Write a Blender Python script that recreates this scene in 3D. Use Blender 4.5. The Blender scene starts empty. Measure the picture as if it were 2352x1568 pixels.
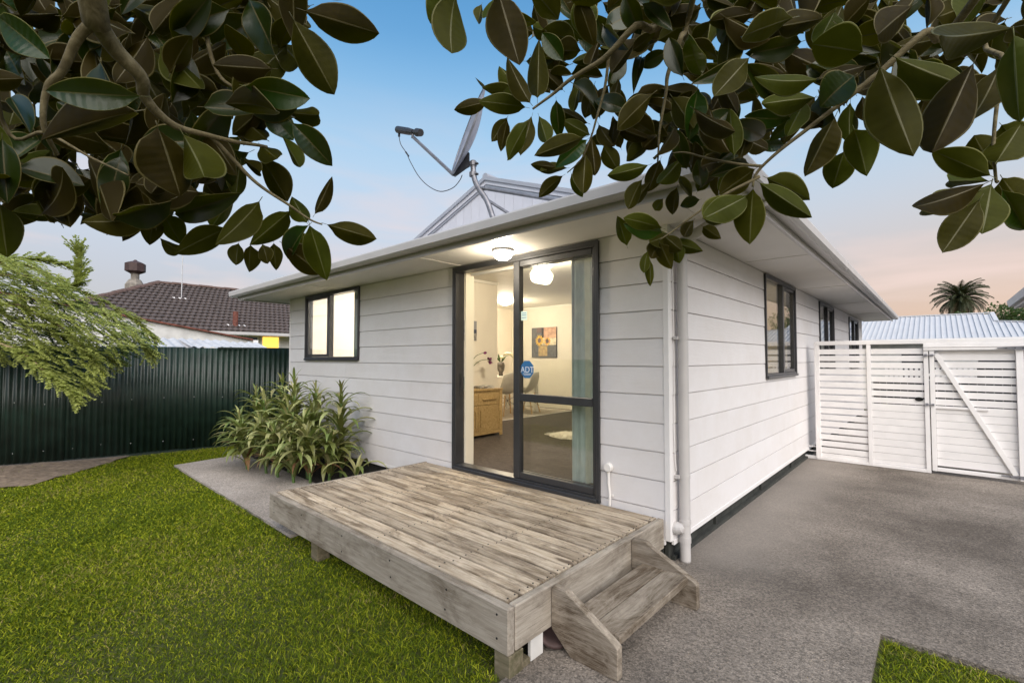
import bpy, bmesh, math, random
from mathutils import Vector, Matrix, noise
random.seed(7)
S = bpy.context.scene
COL = S.collection
PI = math.pi
R = math.radians

# ------------------------------------------------------------------ camera
CAM = Vector((1.3861, -3.1348, 1.40))
YAW, PITCH = R(42.2585), 0.0329
cd = bpy.data.cameras.new('camera'); cam = bpy.data.objects.new('camera', cd); COL.objects.link(cam)
cd.sensor_width = 36; cd.lens = 1075.4/2352*36; cd.shift_y = 0.0013; cd.clip_start = 0.05; cd.clip_end = 3000
cam.location = CAM; cam.rotation_euler = (PI/2+PITCH, 0, YAW)
S.camera = cam

# ------------------------------------------------------------------ sky, sun, exposure
SUN_EL, SUN_AZ = R(43), R(124)      # azimuth clockwise from +Y: behind and right of the photographer
W = bpy.data.worlds.new('World'); S.world = W; W.use_nodes = True
nt = W.node_tree; nt.nodes.clear()
def wn(t, **k):
    n = nt.nodes.new(t)
    for a, b in k.items(): setattr(n, a, b)
    return n
sky = wn('ShaderNodeTexSky'); sky.sky_type = 'NISHITA'; sky.sun_disc = False
sky.sun_elevation = SUN_EL; sky.sun_rotation = SUN_AZ; sky.air_density = 1.0; sky.dust_density = 1.5
tc = wn('ShaderNodeTexCoord'); sep = wn('ShaderNodeSeparateXYZ'); nt.links.new(tc.outputs['Generated'], sep.inputs[0])
ramp = wn('ShaderNodeValToRGB'); cr = ramp.color_ramp; cr.interpolation = 'B_SPLINE'
stops = [(0.0, (.42, .27, .19)), (.07, (.57, .37, .26)), (.16, (.47, .38, .32)), (.28, (.43, .46, .50)),
         (.42, (.28, .45, .60)), (.56, (.075, .26, .50)), (.75, (.04, .155, .34)), (1.0, (.03, .12, .29))]
while len(cr.elements) < len(stops): cr.elements.new(.5)
for e, (p, c) in zip(cr.elements, stops): e.position = p; e.color = (*c, 1)
nt.links.new(sep.outputs['Z'], ramp.inputs[0])
# away from the afterglow the low sky is a cooler grey
dotn = wn('ShaderNodeVectorMath', operation='DOT_PRODUCT'); dotn.inputs[1].default_value = (0.25, 0.97, 0)
nt.links.new(tc.outputs['Generated'], dotn.inputs[0])
glow = wn('ShaderNodeMapRange'); glow.inputs[1].default_value = .55; glow.inputs[2].default_value = 1.0
nt.links.new(dotn.outputs['Value'], glow.inputs[0])
ramp2 = wn('ShaderNodeValToRGB'); c2 = ramp2.color_ramp; c2.interpolation = 'B_SPLINE'
stops2 = [(0.0, (.36, .31, .30)), (.10, (.37, .35, .36)), (.22, (.42, .46, .52)), (.34, (.37, .48, .59)), (.45, (.25, .43, .60)),
          (.57, (.075, .26, .50)), (.75, (.04, .155, .34)), (1.0, (.03, .12, .29))]
while len(c2.elements) < len(stops2): c2.elements.new(.5)
for e, (p, c) in zip(c2.elements, stops2): e.position = p; e.color = (*c, 1)
nt.links.new(sep.outputs['Z'], ramp2.inputs[0])
m1 = wn('ShaderNodeMixRGB'); nt.links.new(glow.outputs[0], m1.inputs[0])
nt.links.new(ramp2.outputs[0], m1.inputs[1]); nt.links.new(ramp.outputs[0], m1.inputs[2])
# thin streaks of evening cloud
mp = wn('ShaderNodeMapping'); mp.inputs['Scale'].default_value = (1.6, 1.6, 9.0); nt.links.new(tc.outputs['Generated'], mp.inputs[0])
nz = wn('ShaderNodeTexNoise'); nz.inputs['Scale'].default_value = 1.5; nz.inputs['Detail'].default_value = 5; nz.inputs['Distortion'].default_value = .5
nt.links.new(mp.outputs[0], nz.inputs[0])
mr = wn('ShaderNodeMapRange'); mr.inputs[1].default_value = .46; mr.inputs[2].default_value = .66; mr.inputs[4].default_value = .85
nt.links.new(nz.outputs['Fac'], mr.inputs[0])
low = wn('ShaderNodeMapRange'); low.inputs[1].default_value = .50; low.inputs[2].default_value = .05
nt.links.new(sep.outputs['Z'], low.inputs[0])
mm = wn('ShaderNodeMath', operation='MULTIPLY'); nt.links.new(mr.outputs[0], mm.inputs[0]); nt.links.new(low.outputs[0], mm.inputs[1])
m2 = wn('ShaderNodeMixRGB'); nt.links.new(mm.outputs[0], m2.inputs[0]); nt.links.new(m1.outputs[0], m2.inputs[1]); m2.inputs[2].default_value = (.64, .48, .42, 1)
skb = wn('ShaderNodeMixRGB', blend_type='MULTIPLY'); skb.inputs[0].default_value = 1; skb.inputs[2].default_value = (.10, .10, .10, 1)
nt.links.new(sky.outputs[0], skb.inputs[1])
m3 = wn('ShaderNodeMixRGB'); m3.inputs[0].default_value = .85
nt.links.new(skb.outputs[0], m3.inputs[1]); nt.links.new(m2.outputs[0], m3.inputs[2])
bg = wn('ShaderNodeBackground'); bg.inputs['Strength'].default_value = .43
wo = wn('ShaderNodeOutputWorld'); nt.links.new(m3.outputs[0], bg.inputs[0]); nt.links.new(bg.outputs[0], wo.inputs[0])

sl = bpy.data.lights.new('sun', 'SUN'); sl.energy = 1.5; sl.angle = R(70); sl.color = (1, .915, .83)
so = bpy.data.objects.new('sun', sl); COL.objects.link(so)
sd = Vector((math.sin(SUN_AZ)*math.cos(SUN_EL), math.cos(SUN_AZ)*math.cos(SUN_EL), math.sin(SUN_EL)))
so.rotation_euler = sd.to_track_quat('Z', 'Y').to_euler(); so.location = (0, 0, 30)
VS = S.view_settings; VS.view_transform = 'Standard'; VS.look = 'None'; VS.gamma = 1; VS.exposure = 1.86; VS.use_curve_mapping = False
S.cycles.use_denoising = True; S.cycles.max_bounces = 8; S.cycles.transparent_max_bounces = 16
S.cycles.caustics_reflective = False; S.cycles.caustics_refractive = False; S.cycles.sample_clamp_indirect = 6

# ------------------------------------------------------------------ pixel helper (positions read off the photograph at a real distance)
_F = 1075.4
_r = Vector((math.cos(YAW), math.sin(YAW), 0)); _wh = Vector((-math.sin(YAW), math.cos(YAW), 0)); _z = Vector((0, 0, 1))
_w = _wh*math.cos(PITCH)+_z*math.sin(PITCH); _u = -_wh*math.sin(PITCH)+_z*math.cos(PITCH)
def ray(x, y): return _r*((x-1176.35)/_F)+_w+_u*((787.15-y)/_F)
def at(x, y, d): return CAM+ray(x, y)*d
def onp(x, y, ax, v):
    d = ray(x, y); return CAM+d*((v-CAM[ax])/d[ax])

# ------------------------------------------------------------------ materials
MATS = {}
def newmat(name):
    m = bpy.data.materials.new(name); m.use_nodes = True; n = m.node_tree.nodes; b = n['Principled BSDF']; MATS[name] = m
    return m, m.node_tree, b
def N(t, typ, **k):
    n = t.nodes.new(typ)
    for a, v in k.items(): setattr(n, a, v)
    return n
def L(t, a, b): t.links.new(a, b)
def plain(name, col, rough=.6, metal=0, spec=.5, var=0, vscale=6, bump=0, bscale=60, emis=None, es=0):
    m, t, b = newmat(name)
    b.inputs['Base Color'].default_value = (*col, 1); b.inputs['Roughness'].default_value = rough
    b.inputs['Metallic'].default_value = metal; b.inputs['Specular IOR Level'].default_value = spec
    if var or bump:
        tc = N(t, 'ShaderNodeTexCoord'); oi = N(t, 'ShaderNodeObjectInfo'); sc = N(t, 'ShaderNodeMath', operation='MULTIPLY'); sc.inputs[1].default_value = 37
        L(t, oi.outputs['Random'], sc.inputs[0]); ad = N(t, 'ShaderNodeVectorMath', operation='ADD'); L(t, tc.outputs['Object'], ad.inputs[0]); L(t, sc.outputs[0], ad.inputs[1])
    if var:
        nz = N(t, 'ShaderNodeTexNoise'); nz.inputs['Scale'].default_value = vscale; nz.inputs['Detail'].default_value = 6; L(t, ad.outputs[0], nz.inputs[0])
        rp = N(t, 'ShaderNodeValToRGB'); rp.color_ramp.elements[0].position = .3; rp.color_ramp.elements[1].position = .7
        rp.color_ramp.elements[0].color = (*[c*(1-var) for c in col], 1); rp.color_ramp.elements[1].color = (*[min(1, c*(1+var)) for c in col], 1)
        L(t, nz.outputs['Fac'], rp.inputs[0]); L(t, rp.outputs[0], b.inputs['Base Color'])
    if bump:
        nz2 = N(t, 'ShaderNodeTexNoise'); nz2.inputs['Scale'].default_value = bscale; nz2.inputs['Detail'].default_value = 4; L(t, ad.outputs[0], nz2.inputs[0])
        bp = N(t, 'ShaderNodeBump'); bp.inputs['Strength'].default_value = bump; bp.inputs['Distance'].default_value = .004
        L(t, nz2.outputs['Fac'], bp.inputs['Height']); L(t, bp.outputs[0], b.inputs['Normal'])
    if emis: b.inputs['Emission Color'].default_value = (*emis, 1); b.inputs['Emission Strength'].default_value = es
    return m
def grain(name, cols, scale=(1.5, 24, 24), rough=.75, stain=None, stain_amt=.5, bump=.3, detail=8, randcol=.12, distort=.6, stscale=(1.2, 3.5, 3.5), knots=0):
    """timber: cols = dark..light, grain runs along local x"""
    m, t, b = newmat(name); b.inputs['Roughness'].default_value = rough; b.inputs['Specular IOR Level'].default_value = .25
    tc = N(t, 'ShaderNodeTexCoord'); oi = N(t, 'ShaderNodeObjectInfo'); sc = N(t, 'ShaderNodeMath', operation='MULTIPLY'); sc.inputs[1].default_value = 53
    L(t, oi.outputs['Random'], sc.inputs[0]); ad = N(t, 'ShaderNodeVectorMath', operation='ADD'); L(t, tc.outputs['Object'], ad.inputs[0]); L(t, sc.outputs[0], ad.inputs[1])
    mp = N(t, 'ShaderNodeMapping'); mp.inputs['Scale'].default_value = scale; L(t, ad.outputs[0], mp.inputs[0])
    nz = N(t, 'ShaderNodeTexNoise'); nz.inputs['Scale'].default_value = 2.2; nz.inputs['Detail'].default_value = detail; nz.inputs['Roughness'].default_value = .65; nz.inputs['Distortion'].default_value = distort
    L(t, mp.outputs[0], nz.inputs[0])
    rp = N(t, 'ShaderNodeValToRGB'); e = rp.color_ramp.elements
    while len(e) < len(cols): e.new(.5)
    for i, c in enumerate(cols): e[i].position = .28+.42*i/(len(cols)-1); e[i].color = (*c, 1)
    L(t, nz.outputs['Fac'], rp.inputs[0]); out = rp.outputs[0]
    if stain:
        mp2 = N(t, 'ShaderNodeMapping'); mp2.inputs['Scale'].default_value = stscale; L(t, ad.outputs[0], mp2.inputs[0])
        n2 = N(t, 'ShaderNodeTexNoise'); n2.inputs['Scale'].default_value = 1.6; n2.inputs['Detail'].default_value = 7; n2.inputs['Roughness'].default_value = .7; L(t, mp2.outputs[0], n2.inputs[0])
        r2 = N(t, 'ShaderNodeMapRange'); r2.inputs[1].default_value = .50; r2.inputs[2].default_value = .66; r2.inputs[4].default_value = stain_amt; L(t, n2.outputs['Fac'], r2.inputs[0])
        mx = N(t, 'ShaderNodeMixRGB'); L(t, r2.outputs[0], mx.inputs[0]); L(t, out, mx.inputs[1]); mx.inputs[2].default_value = (*stain, 1); out = mx.outputs[0]
    if knots:
        mk = N(t, 'ShaderNodeMapping'); mk.inputs['Scale'].default_value = (1.1, 3.6, 3.6); L(t, ad.outputs[0], mk.inputs[0])
        wn_ = N(t, 'ShaderNodeTexNoise'); wn_.inputs['Scale'].default_value = 9; L(t, mk.outputs[0], wn_.inputs[0])
        wm = N(t, 'ShaderNodeMixRGB'); wm.inputs[0].default_value = .10; L(t, mk.outputs[0], wm.inputs[1]); L(t, wn_.outputs['Color'], wm.inputs[2])
        vk = N(t, 'ShaderNodeTexVoronoi'); vk.inputs['Scale'].default_value = 1.5; L(t, wm.outputs[0], vk.inputs[0])
        rk = N(t, 'ShaderNodeMapRange'); rk.inputs[1].default_value = .13; rk.inputs[2].default_value = .05; rk.inputs[4].default_value = knots; L(t, vk.outputs['Distance'], rk.inputs[0])
        xk = N(t, 'ShaderNodeMixRGB'); L(t, rk.outputs[0], xk.inputs[0]); L(t, out, xk.inputs[1]); xk.inputs[2].default_value = (.07, .048, .03, 1); out = xk.outputs[0]
    hs = N(t, 'ShaderNodeHueSaturation'); mr = N(t, 'ShaderNodeMapRange'); mr.inputs[3].default_value = 1-randcol; mr.inputs[4].default_value = 1+randcol
    L(t, oi.outputs['Random'], mr.inputs[0]); L(t, mr.outputs[0], hs.inputs['Value']); L(t, out, hs.inputs['Color']); L(t, hs.outputs[0], b.inputs['Base Color'])
    bp = N(t, 'ShaderNodeBump'); bp.inputs['Strength'].default_value = bump; bp.inputs['Distance'].default_value = .004; L(t, nz.outputs['Fac'], bp.inputs['Height']); L(t, bp.outputs[0], b.inputs['Normal'])
    return m
def glassmat(name, tint=(.975, .985, .98), rough=0, ior=1.5, gain=1.0):
    m = bpy.data.materials.new(name); m.use_nodes = True; t = m.node_tree; t.nodes.clear(); MATS[name] = m
    o = N(t, 'ShaderNodeOutputMaterial'); mx = N(t, 'ShaderNodeMixShader'); tr = N(t, 'ShaderNodeBsdfTransparent'); gl = N(t, 'ShaderNodeBsdfGlossy'); lw = N(t, 'ShaderNodeLayerWeight'); lw.inputs[0].default_value = .5
    pw = N(t, 'ShaderNodeMath', operation='POWER'); pw.inputs[1].default_value = 4.2; L(t, lw.outputs['Facing'], pw.inputs[0])
    fr = N(t, 'ShaderNodeMath', operation='MULTIPLY_ADD'); fr.inputs[1].default_value = .9; fr.inputs[2].default_value = .045; L(t, pw.outputs[0], fr.inputs[0])
    tr.inputs[0].default_value = (*tint, 1); gl.inputs['Roughness'].default_value = rough
    L(t, fr.outputs[0], mx.inputs[0]); L(t, tr.outputs[0], mx.inputs[1]); L(t, gl.outputs[0], mx.inputs[2]); L(t, mx.outputs[0], o.inputs[0]); return m
def leafmat(name, col, trans, tf=.25, rough=.35, spec=.5, var=.25, vein=0, hue=(.47, .53)):
    m, t, b = newmat(name); b.inputs['Roughness'].default_value = rough; b.inputs['Specular IOR Level'].default_value = spec
    tc = N(t, 'ShaderNodeTexCoord'); oi = N(t, 'ShaderNodeObjectInfo')
    nz = N(t, 'ShaderNodeTexNoise'); nz.inputs['Scale'].default_value = 4; nz.inputs['Detail'].default_value = 4; L(t, tc.outputs['Object'], nz.inputs[0])
    add = N(t, 'ShaderNodeMath', operation='ADD'); L(t, nz.outputs['Fac'], add.inputs[0]); L(t, oi.outputs['Random'], add.inputs[1])
    mr = N(t, 'ShaderNodeMapRange'); mr.inputs[1].default_value = .3; mr.inputs[2].default_value = 1.7; mr.inputs[3].default_value = 1-var; mr.inputs[4].default_value = 1+var; L(t, add.outputs[0], mr.inputs[0])
    hs = N(t, 'ShaderNodeHueSaturation'); hs.inputs['Color'].default_value = (*col, 1); L(t, mr.outputs[0], hs.inputs['Value'])
    mh = N(t, 'ShaderNodeMapRange'); mh.inputs[3].default_value = hue[0]; mh.inputs[4].default_value = hue[1]; L(t, oi.outputs['Random'], mh.inputs[0]); L(t, mh.outputs[0], hs.inputs['Hue'])
    L(t, hs.outputs[0], b.inputs['Base Color'])
    if vein:
        wv = N(t, 'ShaderNodeTexWave'); wv.inputs['Scale'].default_value = vein; wv.inputs['Distortion'].default_value = 1.5; L(t, tc.outputs['Object'], wv.inputs[0])
        bp = N(t, 'ShaderNodeBump'); bp.inputs['Strength'].default_value = .06; bp.inputs['Distance'].default_value = .01; L(t, wv.outputs['Fac'], bp.inputs['Height']); L(t, bp.outputs[0], b.inputs['Normal'])
    ts = N(t, 'ShaderNodeBsdfTranslucent'); ts.inputs[0].default_value = (*trans, 1); mx = N(t, 'ShaderNodeMixShader'); mx.inputs[0].default_value = tf
    L(t, b.outputs[0], mx.inputs[1]); L(t, ts.outputs[0], mx.inputs[2]); L(t, mx.outputs[0], t.nodes['Material Output'].inputs[0]); return m

# ------------------------------------------------------------------ mesh helpers
class MB:
    def __init__(s): s.v = []; s.f = []; s.m = []
    def add(s, vs, fs, mi=0):
        o = len(s.v); s.v += [tuple(v) for v in vs]; s.f += [tuple(i+o for i in f) for f in fs]; s.m += [mi]*len(fs); return s
    def box(s, x0, x1, y0, y1, z0, z1, mi=0):
        return s.add([(x0, y0, z0), (x1, y0, z0), (x1, y1, z0), (x0, y1, z0), (x0, y0, z1), (x1, y0, z1), (x1, y1, z1), (x0, y1, z1)],
                     [(0, 3, 2, 1), (4, 5, 6, 7), (0, 1, 5, 4), (1, 2, 6, 5), (2, 3, 7, 6), (3, 0, 4, 7)], mi)
    def prism(s, poly, a0, a1, axis=1, mi=0):
        """poly in the two other axes, extruded along axis"""
        n = len(poly)
        def mk(p, a): return (a, p[0], p[1]) if axis == 0 else ((p[0], a, p[1]) if axis == 1 else (p[0], p[1], a))
        vs = [mk(p, a0) for p in poly]+[mk(p, a1) for p in poly]
        fs = [tuple(range(n)), tuple(range(2*n-1, n-1, -1))]+[(i, i+n, (i+1) % n+n, (i+1) % n) for i in range(n)]
        return s.add(vs, fs, mi)
    def tube(s, pts, rad, n=8, mi=0, cap=True):
        pts = [Vector(p) for p in pts]; k = len(pts); rad = rad if isinstance(rad, (list, tuple)) else [rad]*k
        vs = []; prev = None
        for i, p in enumerate(pts):
            d = (pts[min(i+1, k-1)]-pts[max(i-1, 0)]).normalized()
            if prev is None: a = d.orthogonal().normalized()
            else: a = (prev-d*prev.dot(d)); a = a.normalized() if a.length > 1e-5 else d.orthogonal().normalized()
            prev = a; b = d.cross(a)
            for j in range(n):
                t = 2*PI*j/n; vs.append(p+(a*math.cos(t)+b*math.sin(t))*rad[i])
        fs = [(i*n+j, i*n+(j+1) % n, (i+1)*n+(j+1) % n, (i+1)*n+j) for i in range(k-1) for j in range(n)]
        if cap: fs += [tuple(range(n-1, -1, -1)), tuple((k-1)*n+j for j in range(n))]
        return s.add(vs, fs, mi)
    def lathe(s, prof, n=20, c=(0, 0, 0), mi=0, sx=1, sy=1):
        vs = []; k = len(prof)
        for r, z in prof:
            for j in range(n):
                t = 2*PI*j/n; vs.append((c[0]+r*sx*math.cos(t), c[1]+r*sy*math.sin(t), c[2]+z))
        fs = [(i*n+j, i*n+(j+1) % n, (i+1)*n+(j+1) % n, (i+1)*n+j) for i in range(k-1) for j in range(n)]
        fs += [tuple(range(n-1, -1, -1)), tuple((k-1)*n+j for j in range(n))]
        return s.add(vs, fs, mi)
    def mesh(s, name, mats, smooth=False, bevel=0, seg=1):
        me = bpy.data.meshes.new(name); me.from_pydata(s.v, [], s.f)
        for m in (mats if isinstance(mats, (list, tuple)) else [mats]): me.materials.append(MATS[m] if isinstance(m, str) else m)
        me.polygons.foreach_set('material_index', s.m)
        bm = bmesh.new(); bm.from_mesh(me); bmesh.ops.recalc_face_normals(bm, faces=bm.faces)
        if bevel: bmesh.ops.bevel(bm, geom=[e for e in bm.edges], offset=bevel, segments=seg, affect='EDGES', clamp_overlap=True)
        bm.to_mesh(me); bm.free()
        if smooth: me.polygons.foreach_set('use_smooth', [True]*len(me.polygons))
        return me
    def build(s, name, mats, parent=None, smooth=False, bevel=0, seg=1, loc=None, rot=None):
        return link(name, s.mesh(name, mats, smooth, bevel, seg), parent, loc, rot)
def link(name, me, parent=None, loc=None, rot=None, scale=None):
    o = bpy.data.objects.new(name, me); COL.objects.link(o)
    if parent is not None: o.parent = parent
    if loc is not None: o.location = loc
    if rot is not None: o.rotation_euler = rot
    if scale is not None: o.scale = scale
    return o
def box(name, x0, x1, y0, y1, z0, z1, mat, parent=None, bevel=0):
    """box whose origin sits at its own centre, so textures differ piece by piece"""
    c = ((x0+x1)/2, (y0+y1)/2, (z0+z1)/2); a, b_, d = (x1-x0)/2, (y1-y0)/2, (z1-z0)/2
    return MB().box(-a, a, -b_, b_, -d, d).build(name, mat, parent, bevel=bevel, loc=c)
def thing(name, label, cat, loc=(0, 0, 0), group=None, rot=None):
    o = bpy.data.objects.new(name, None); COL.objects.link(o); o.location = loc; o.empty_display_size = .1
    if rot: o.rotation_euler = rot
    return tag(o, label, cat, group)
def tag(o, label, cat, group=None):
    o['label'] = label; o['category'] = cat
    if group: o['group'] = group
    return o
def struct(o): o['kind'] = 'structure'; return o
def stuff(o): o['kind'] = 'stuff'; return o
def smooth_path(pts, n=6):
    """Catmull-Rom through 3D points"""
    pts = [Vector(p) for p in pts]; out = []
    for i in range(len(pts)-1):
        p0 = pts[max(i-1, 0)]; p1 = pts[i]; p2 = pts[i+1]; p3 = pts[min(i+2, len(pts)-1)]
        for j in range(n):
            t = j/n; out.append(.5*((2*p1)+(p2-p0)*t+(2*p0-5*p1+4*p2-p3)*t*t+(3*p1-p0-3*p2+p3)*t**3))
    out.append(pts[-1]); return out

# ------------------------------------------------------------------ material set
def paintboard(name, col):
    """painted fibre-cement board with pressed wood grain"""
    m, t, b = newmat(name); b.inputs['Roughness'].default_value = .55; b.inputs['Specular IOR Level'].default_value = .3
    tc = N(t, 'ShaderNodeTexCoord'); oi = N(t, 'ShaderNodeObjectInfo'); sc = N(t, 'ShaderNodeMath', operation='MULTIPLY'); sc.inputs[1].default_value = 91
    L(t, oi.outputs['Random'], sc.inputs[0]); ad = N(t, 'ShaderNodeVectorMath', operation='ADD'); L(t, tc.outputs['Object'], ad.inputs[0]); L(t, sc.outputs[0], ad.inputs[1])
    mp = N(t, 'ShaderNodeMapping'); mp.inputs['Scale'].default_value = (2.2, 9, 17); L(t, ad.outputs[0], mp.inputs[0])
    nz = N(t, 'ShaderNodeTexNoise'); nz.inputs['Scale'].default_value = 2.4; nz.inputs['Detail'].default_value = 5; nz.inputs['Distortion'].default_value = 1.2; L(t, mp.outputs[0], nz.inputs[0])
    bp = N(t, 'ShaderNodeBump'); bp.inputs['Strength'].default_value = .38; bp.inputs['Distance'].default_value = .004; L(t, nz.outputs['Fac'], bp.inputs['Height']); L(t, bp.outputs[0], b.inputs['Normal'])
    n2 = N(t, 'ShaderNodeTexNoise'); n2.inputs['Scale'].default_value = 1.7; n2.inputs['Detail'].default_value = 6; n2.inputs['Roughness'].default_value = .7; L(t, ad.outputs[0], n2.inputs[0])
    rp = N(t, 'ShaderNodeValToRGB'); rp.color_ramp.elements[0].position = .32; rp.color_ramp.elements[1].position = .62
    rp.color_ramp.elements[0].color = (col[0]*.93, col[1]*.915, col[2]*.89, 1); rp.color_ramp.elements[1].color = (*col, 1)
    L(t, n2.outputs['Fac'], rp.inputs[0])
    hs = N(t, 'ShaderNodeHueSaturation'); mr = N(t, 'ShaderNodeMapRange'); mr.inputs[3].default_value = .97; mr.inputs[4].default_value = 1.02
    L(t, oi.outputs['Random'], mr.inputs[0]); L(t, mr.outputs[0], hs.inputs['Value']); L(t, rp.outputs[0], hs.inputs['Color']); L(t, hs.outputs[0], b.inputs['Base Color']); return m
paintboard('board_paint', (.72, .70, .705))
plain('trim_paint', (.74, .72, .715), .5, var=.04, vscale=3, bump=.05)
plain('soffit_paint', (.64, .62, .59), .65, var=.04, vscale=2.5, bump=.04, bscale=30)
plain('gutter_paint', (.47, .455, .45), .4, var=.05, vscale=4)
plain('gable_metal', (.60, .60, .65), .45, .1, var=.05, vscale=3)
plain('flashing', (.40, .41, .45), .4, .3, var=.08)
plain('roof_metal', (.42, .45, .50), .45, .2, var=.06)
plain('aluminium', (.045, .046, .050), .34, .25, .5, var=.12, vscale=9)
plain('interior_paint', (.74, .69, .60), .7, var=.03, vscale=2)
plain('ceiling_paint', (.74, .71, .64), .7, var=.03)
plain('jamb_paint', (.75, .70, .58), .5)
plain('foundation', (.030, .032, .028), .9, var=.4, vscale=9, bump=.3)
plain('gate_paint', (.78, .76, .75), .5, var=.06, vscale=5, bump=.1, bscale=40)
plain('black_steel', (.05, .05, .05), .5, .5, var=.3, vscale=30)
plain('dark_plastic', (.03, .03, .033), .4)
plain('grey_steel', (.22, .22, .24), .45, .5, var=.25, vscale=20, bump=.15)
plain('dish_face', (.36, .36, .41), .5, .2, var=.15, vscale=14)
plain('white_plastic', (.74, .72, .70), .4, var=.03)
plain('void', (.004, .004, .004), .9)
plain('green_iron', (.0095, .023, .017), .42, .0, .5, var=.35, vscale=5, bump=.06, bscale=25)
plain('rust', (.14, .045, .03), .8, var=.4, vscale=14, bump=.3)
plain('plaster', (.60, .59, .57), .85, var=.18, vscale=4, bump=.25, bscale=30)
plain('zinc', (.52, .52, .53), .55, .2, var=.12, vscale=6)
plain('roof_tile', (.080, .062, .056), .85, var=.38, vscale=9, bump=.4, bscale=60)
plain('ridge_tile', (.10, .062, .05), .85, var=.4, vscale=12, bump=.5, bscale=50)
plain('chimney_render', (.20, .18, .155), .9, var=.3, vscale=9, bump=.4, bscale=40)
plain('terracotta', (.05, .028, .026), .7, var=.3, vscale=12)
plain('lamp_glass', (.9, .88, .8), .3, emis=(1, .93, .80), es=3.2)
plain('lit_amber', (.8, .45, .05), .5, emis=(1, .60, .10), es=.45)
plain('window_dark', (.05, .05, .055), .15, spec=.7)
plain('curtain', (.22, .30, .25), .7, var=.1)
plain('sky_blue_sticker', (.03, .15, .36), .35, var=.1, vscale=20)
plain('white_ink', (.75, .80, .85), .4)
plain('pale_sticker', (.55, .68, .66), .4)
plain('chair_shell', (.62, .59, .52), .4)
plain('table_white', (.75, .72, .65), .35)
plain('fleece', (.78, .73, .62), .9, var=.1, vscale=18)
plain('purple_petal', (.14, .01, .09), .6, var=.3)
plain('cream_petal', (.78, .72, .50), .6, var=.1)
plain('stem_green', (.07, .13, .03), .5, var=.3)
plain('vase_dark', (.10, .085, .07), .5, var=.5, vscale=18)
plain('paper', (.45, .43, .40), .6, var=.5, vscale=14)
glassmat('pane_glass'); glassmat('bottle_glass', (.60, .78, .73), .02, 1.5)
def weathered(name, lo, hi, patch, crack=.55, patch_amt=.6, randcol=.12, knots=.7, pth=(.50, .68), pscale=(.9, 2.6, 2.6)):
    """sun-bleached plank: pale low-contrast grain, thin dark checks, blotches of dark weathering, knots"""
    m, t, b = newmat(name); b.inputs['Roughness'].default_value = .85; b.inputs['Specular IOR Level'].default_value = .2
    tc = N(t, 'ShaderNodeTexCoord'); oi = N(t, 'ShaderNodeObjectInfo'); sc = N(t, 'ShaderNodeMath', operation='MULTIPLY'); sc.inputs[1].default_value = 53
    L(t, oi.outputs['Random'], sc.inputs[0]); ad = N(t, 'ShaderNodeVectorMath', operation='ADD'); L(t, tc.outputs['Object'], ad.inputs[0]); L(t, sc.outputs[0], ad.inputs[1])
    def nz(scale, sc_, det=6, ro=.6, dist=.3, src=None):
        mp = N(t, 'ShaderNodeMapping'); mp.inputs['Scale'].default_value = scale; L(t, src or ad.outputs[0], mp.inputs[0])
        n = N(t, 'ShaderNodeTexNoise'); n.inputs['Scale'].default_value = sc_; n.inputs['Detail'].default_value = det; n.inputs['Roughness'].default_value = ro; n.inputs['Distortion'].default_value = dist; L(t, mp.outputs[0], n.inputs[0]); return n.outputs['Fac']
    def mr(src, a0, a1, b0, b1):
        n = N(t, 'ShaderNodeMapRange'); n.inputs[1].default_value = a0; n.inputs[2].default_value = a1; n.inputs[3].default_value = b0; n.inputs[4].default_value = b1; L(t, src, n.inputs[0]); return n.outputs[0]
    g = nz((2.5, 30, 30), 2.0); rp = N(t, 'ShaderNodeValToRGB'); e = rp.color_ramp.elements; e[0].position = .3; e[1].position = .7; e[0].color = (*lo, 1); e[1].color = (*hi, 1); L(t, g, rp.inputs[0]); out = rp.outputs[0]
    def mixin(fac, col, out):
        mx = N(t, 'ShaderNodeMixRGB'); L(t, fac, mx.inputs[0]); L(t, out, mx.inputs[1]); mx.inputs[2].default_value = (*col, 1); return mx.outputs[0]
    hs = N(t, 'ShaderNodeHueSaturation'); L(t, mr(oi.outputs['Random'], 0, 1, 1-randcol, 1+randcol*.6), hs.inputs['Value']); L(t, out, hs.inputs['Color']); out = hs.outputs[0]
    fine = nz((3, 75, 75), 2.2, 5, .7, .5); pt_ = nz(pscale, 1.7, 8, .72, .6); pf = mr(pt_, pth[0], pth[1], 0, 1); ff = mr(fine, .36, .56, .42, 1)
    mu = N(t, 'ShaderNodeMath', operation='MULTIPLY'); L(t, pf, mu.inputs[0]); L(t, ff, mu.inputs[1]); mu2 = N(t, 'ShaderNodeMath', operation='MULTIPLY'); L(t, mu.outputs[0], mu2.inputs[0]); mu2.inputs[1].default_value = patch_amt
    out = mixin(mu2.outputs[0], patch, out)
    ck = nz((1.6, 110, 110), 2.0, 4, .6, .2); out = mixin(mr(ck, .63, .70, 0, crack), (.06, .042, .028), out)
    if knots:
        mk = N(t, 'ShaderNodeMapping'); mk.inputs['Scale'].default_value = (1.0, 3.2, 3.2); L(t, ad.outputs[0], mk.inputs[0])
        wn_ = N(t, 'ShaderNodeTexNoise'); wn_.inputs['Scale'].default_value = 11; L(t, mk.outputs[0], wn_.inputs[0])
        wm = N(t, 'ShaderNodeMixRGB'); wm.inputs[0].default_value = .12; L(t, mk.outputs[0], wm.inputs[1]); L(t, wn_.outputs['Color'], wm.inputs[2])
        vk = N(t, 'ShaderNodeTexVoronoi'); vk.inputs['Scale'].default_value = 1.25; L(t, wm.outputs[0], vk.inputs[0]); out = mixin(mr(vk.outputs['Distance'], .11, .05, 0, knots), (.075, .05, .034), out)
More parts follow.
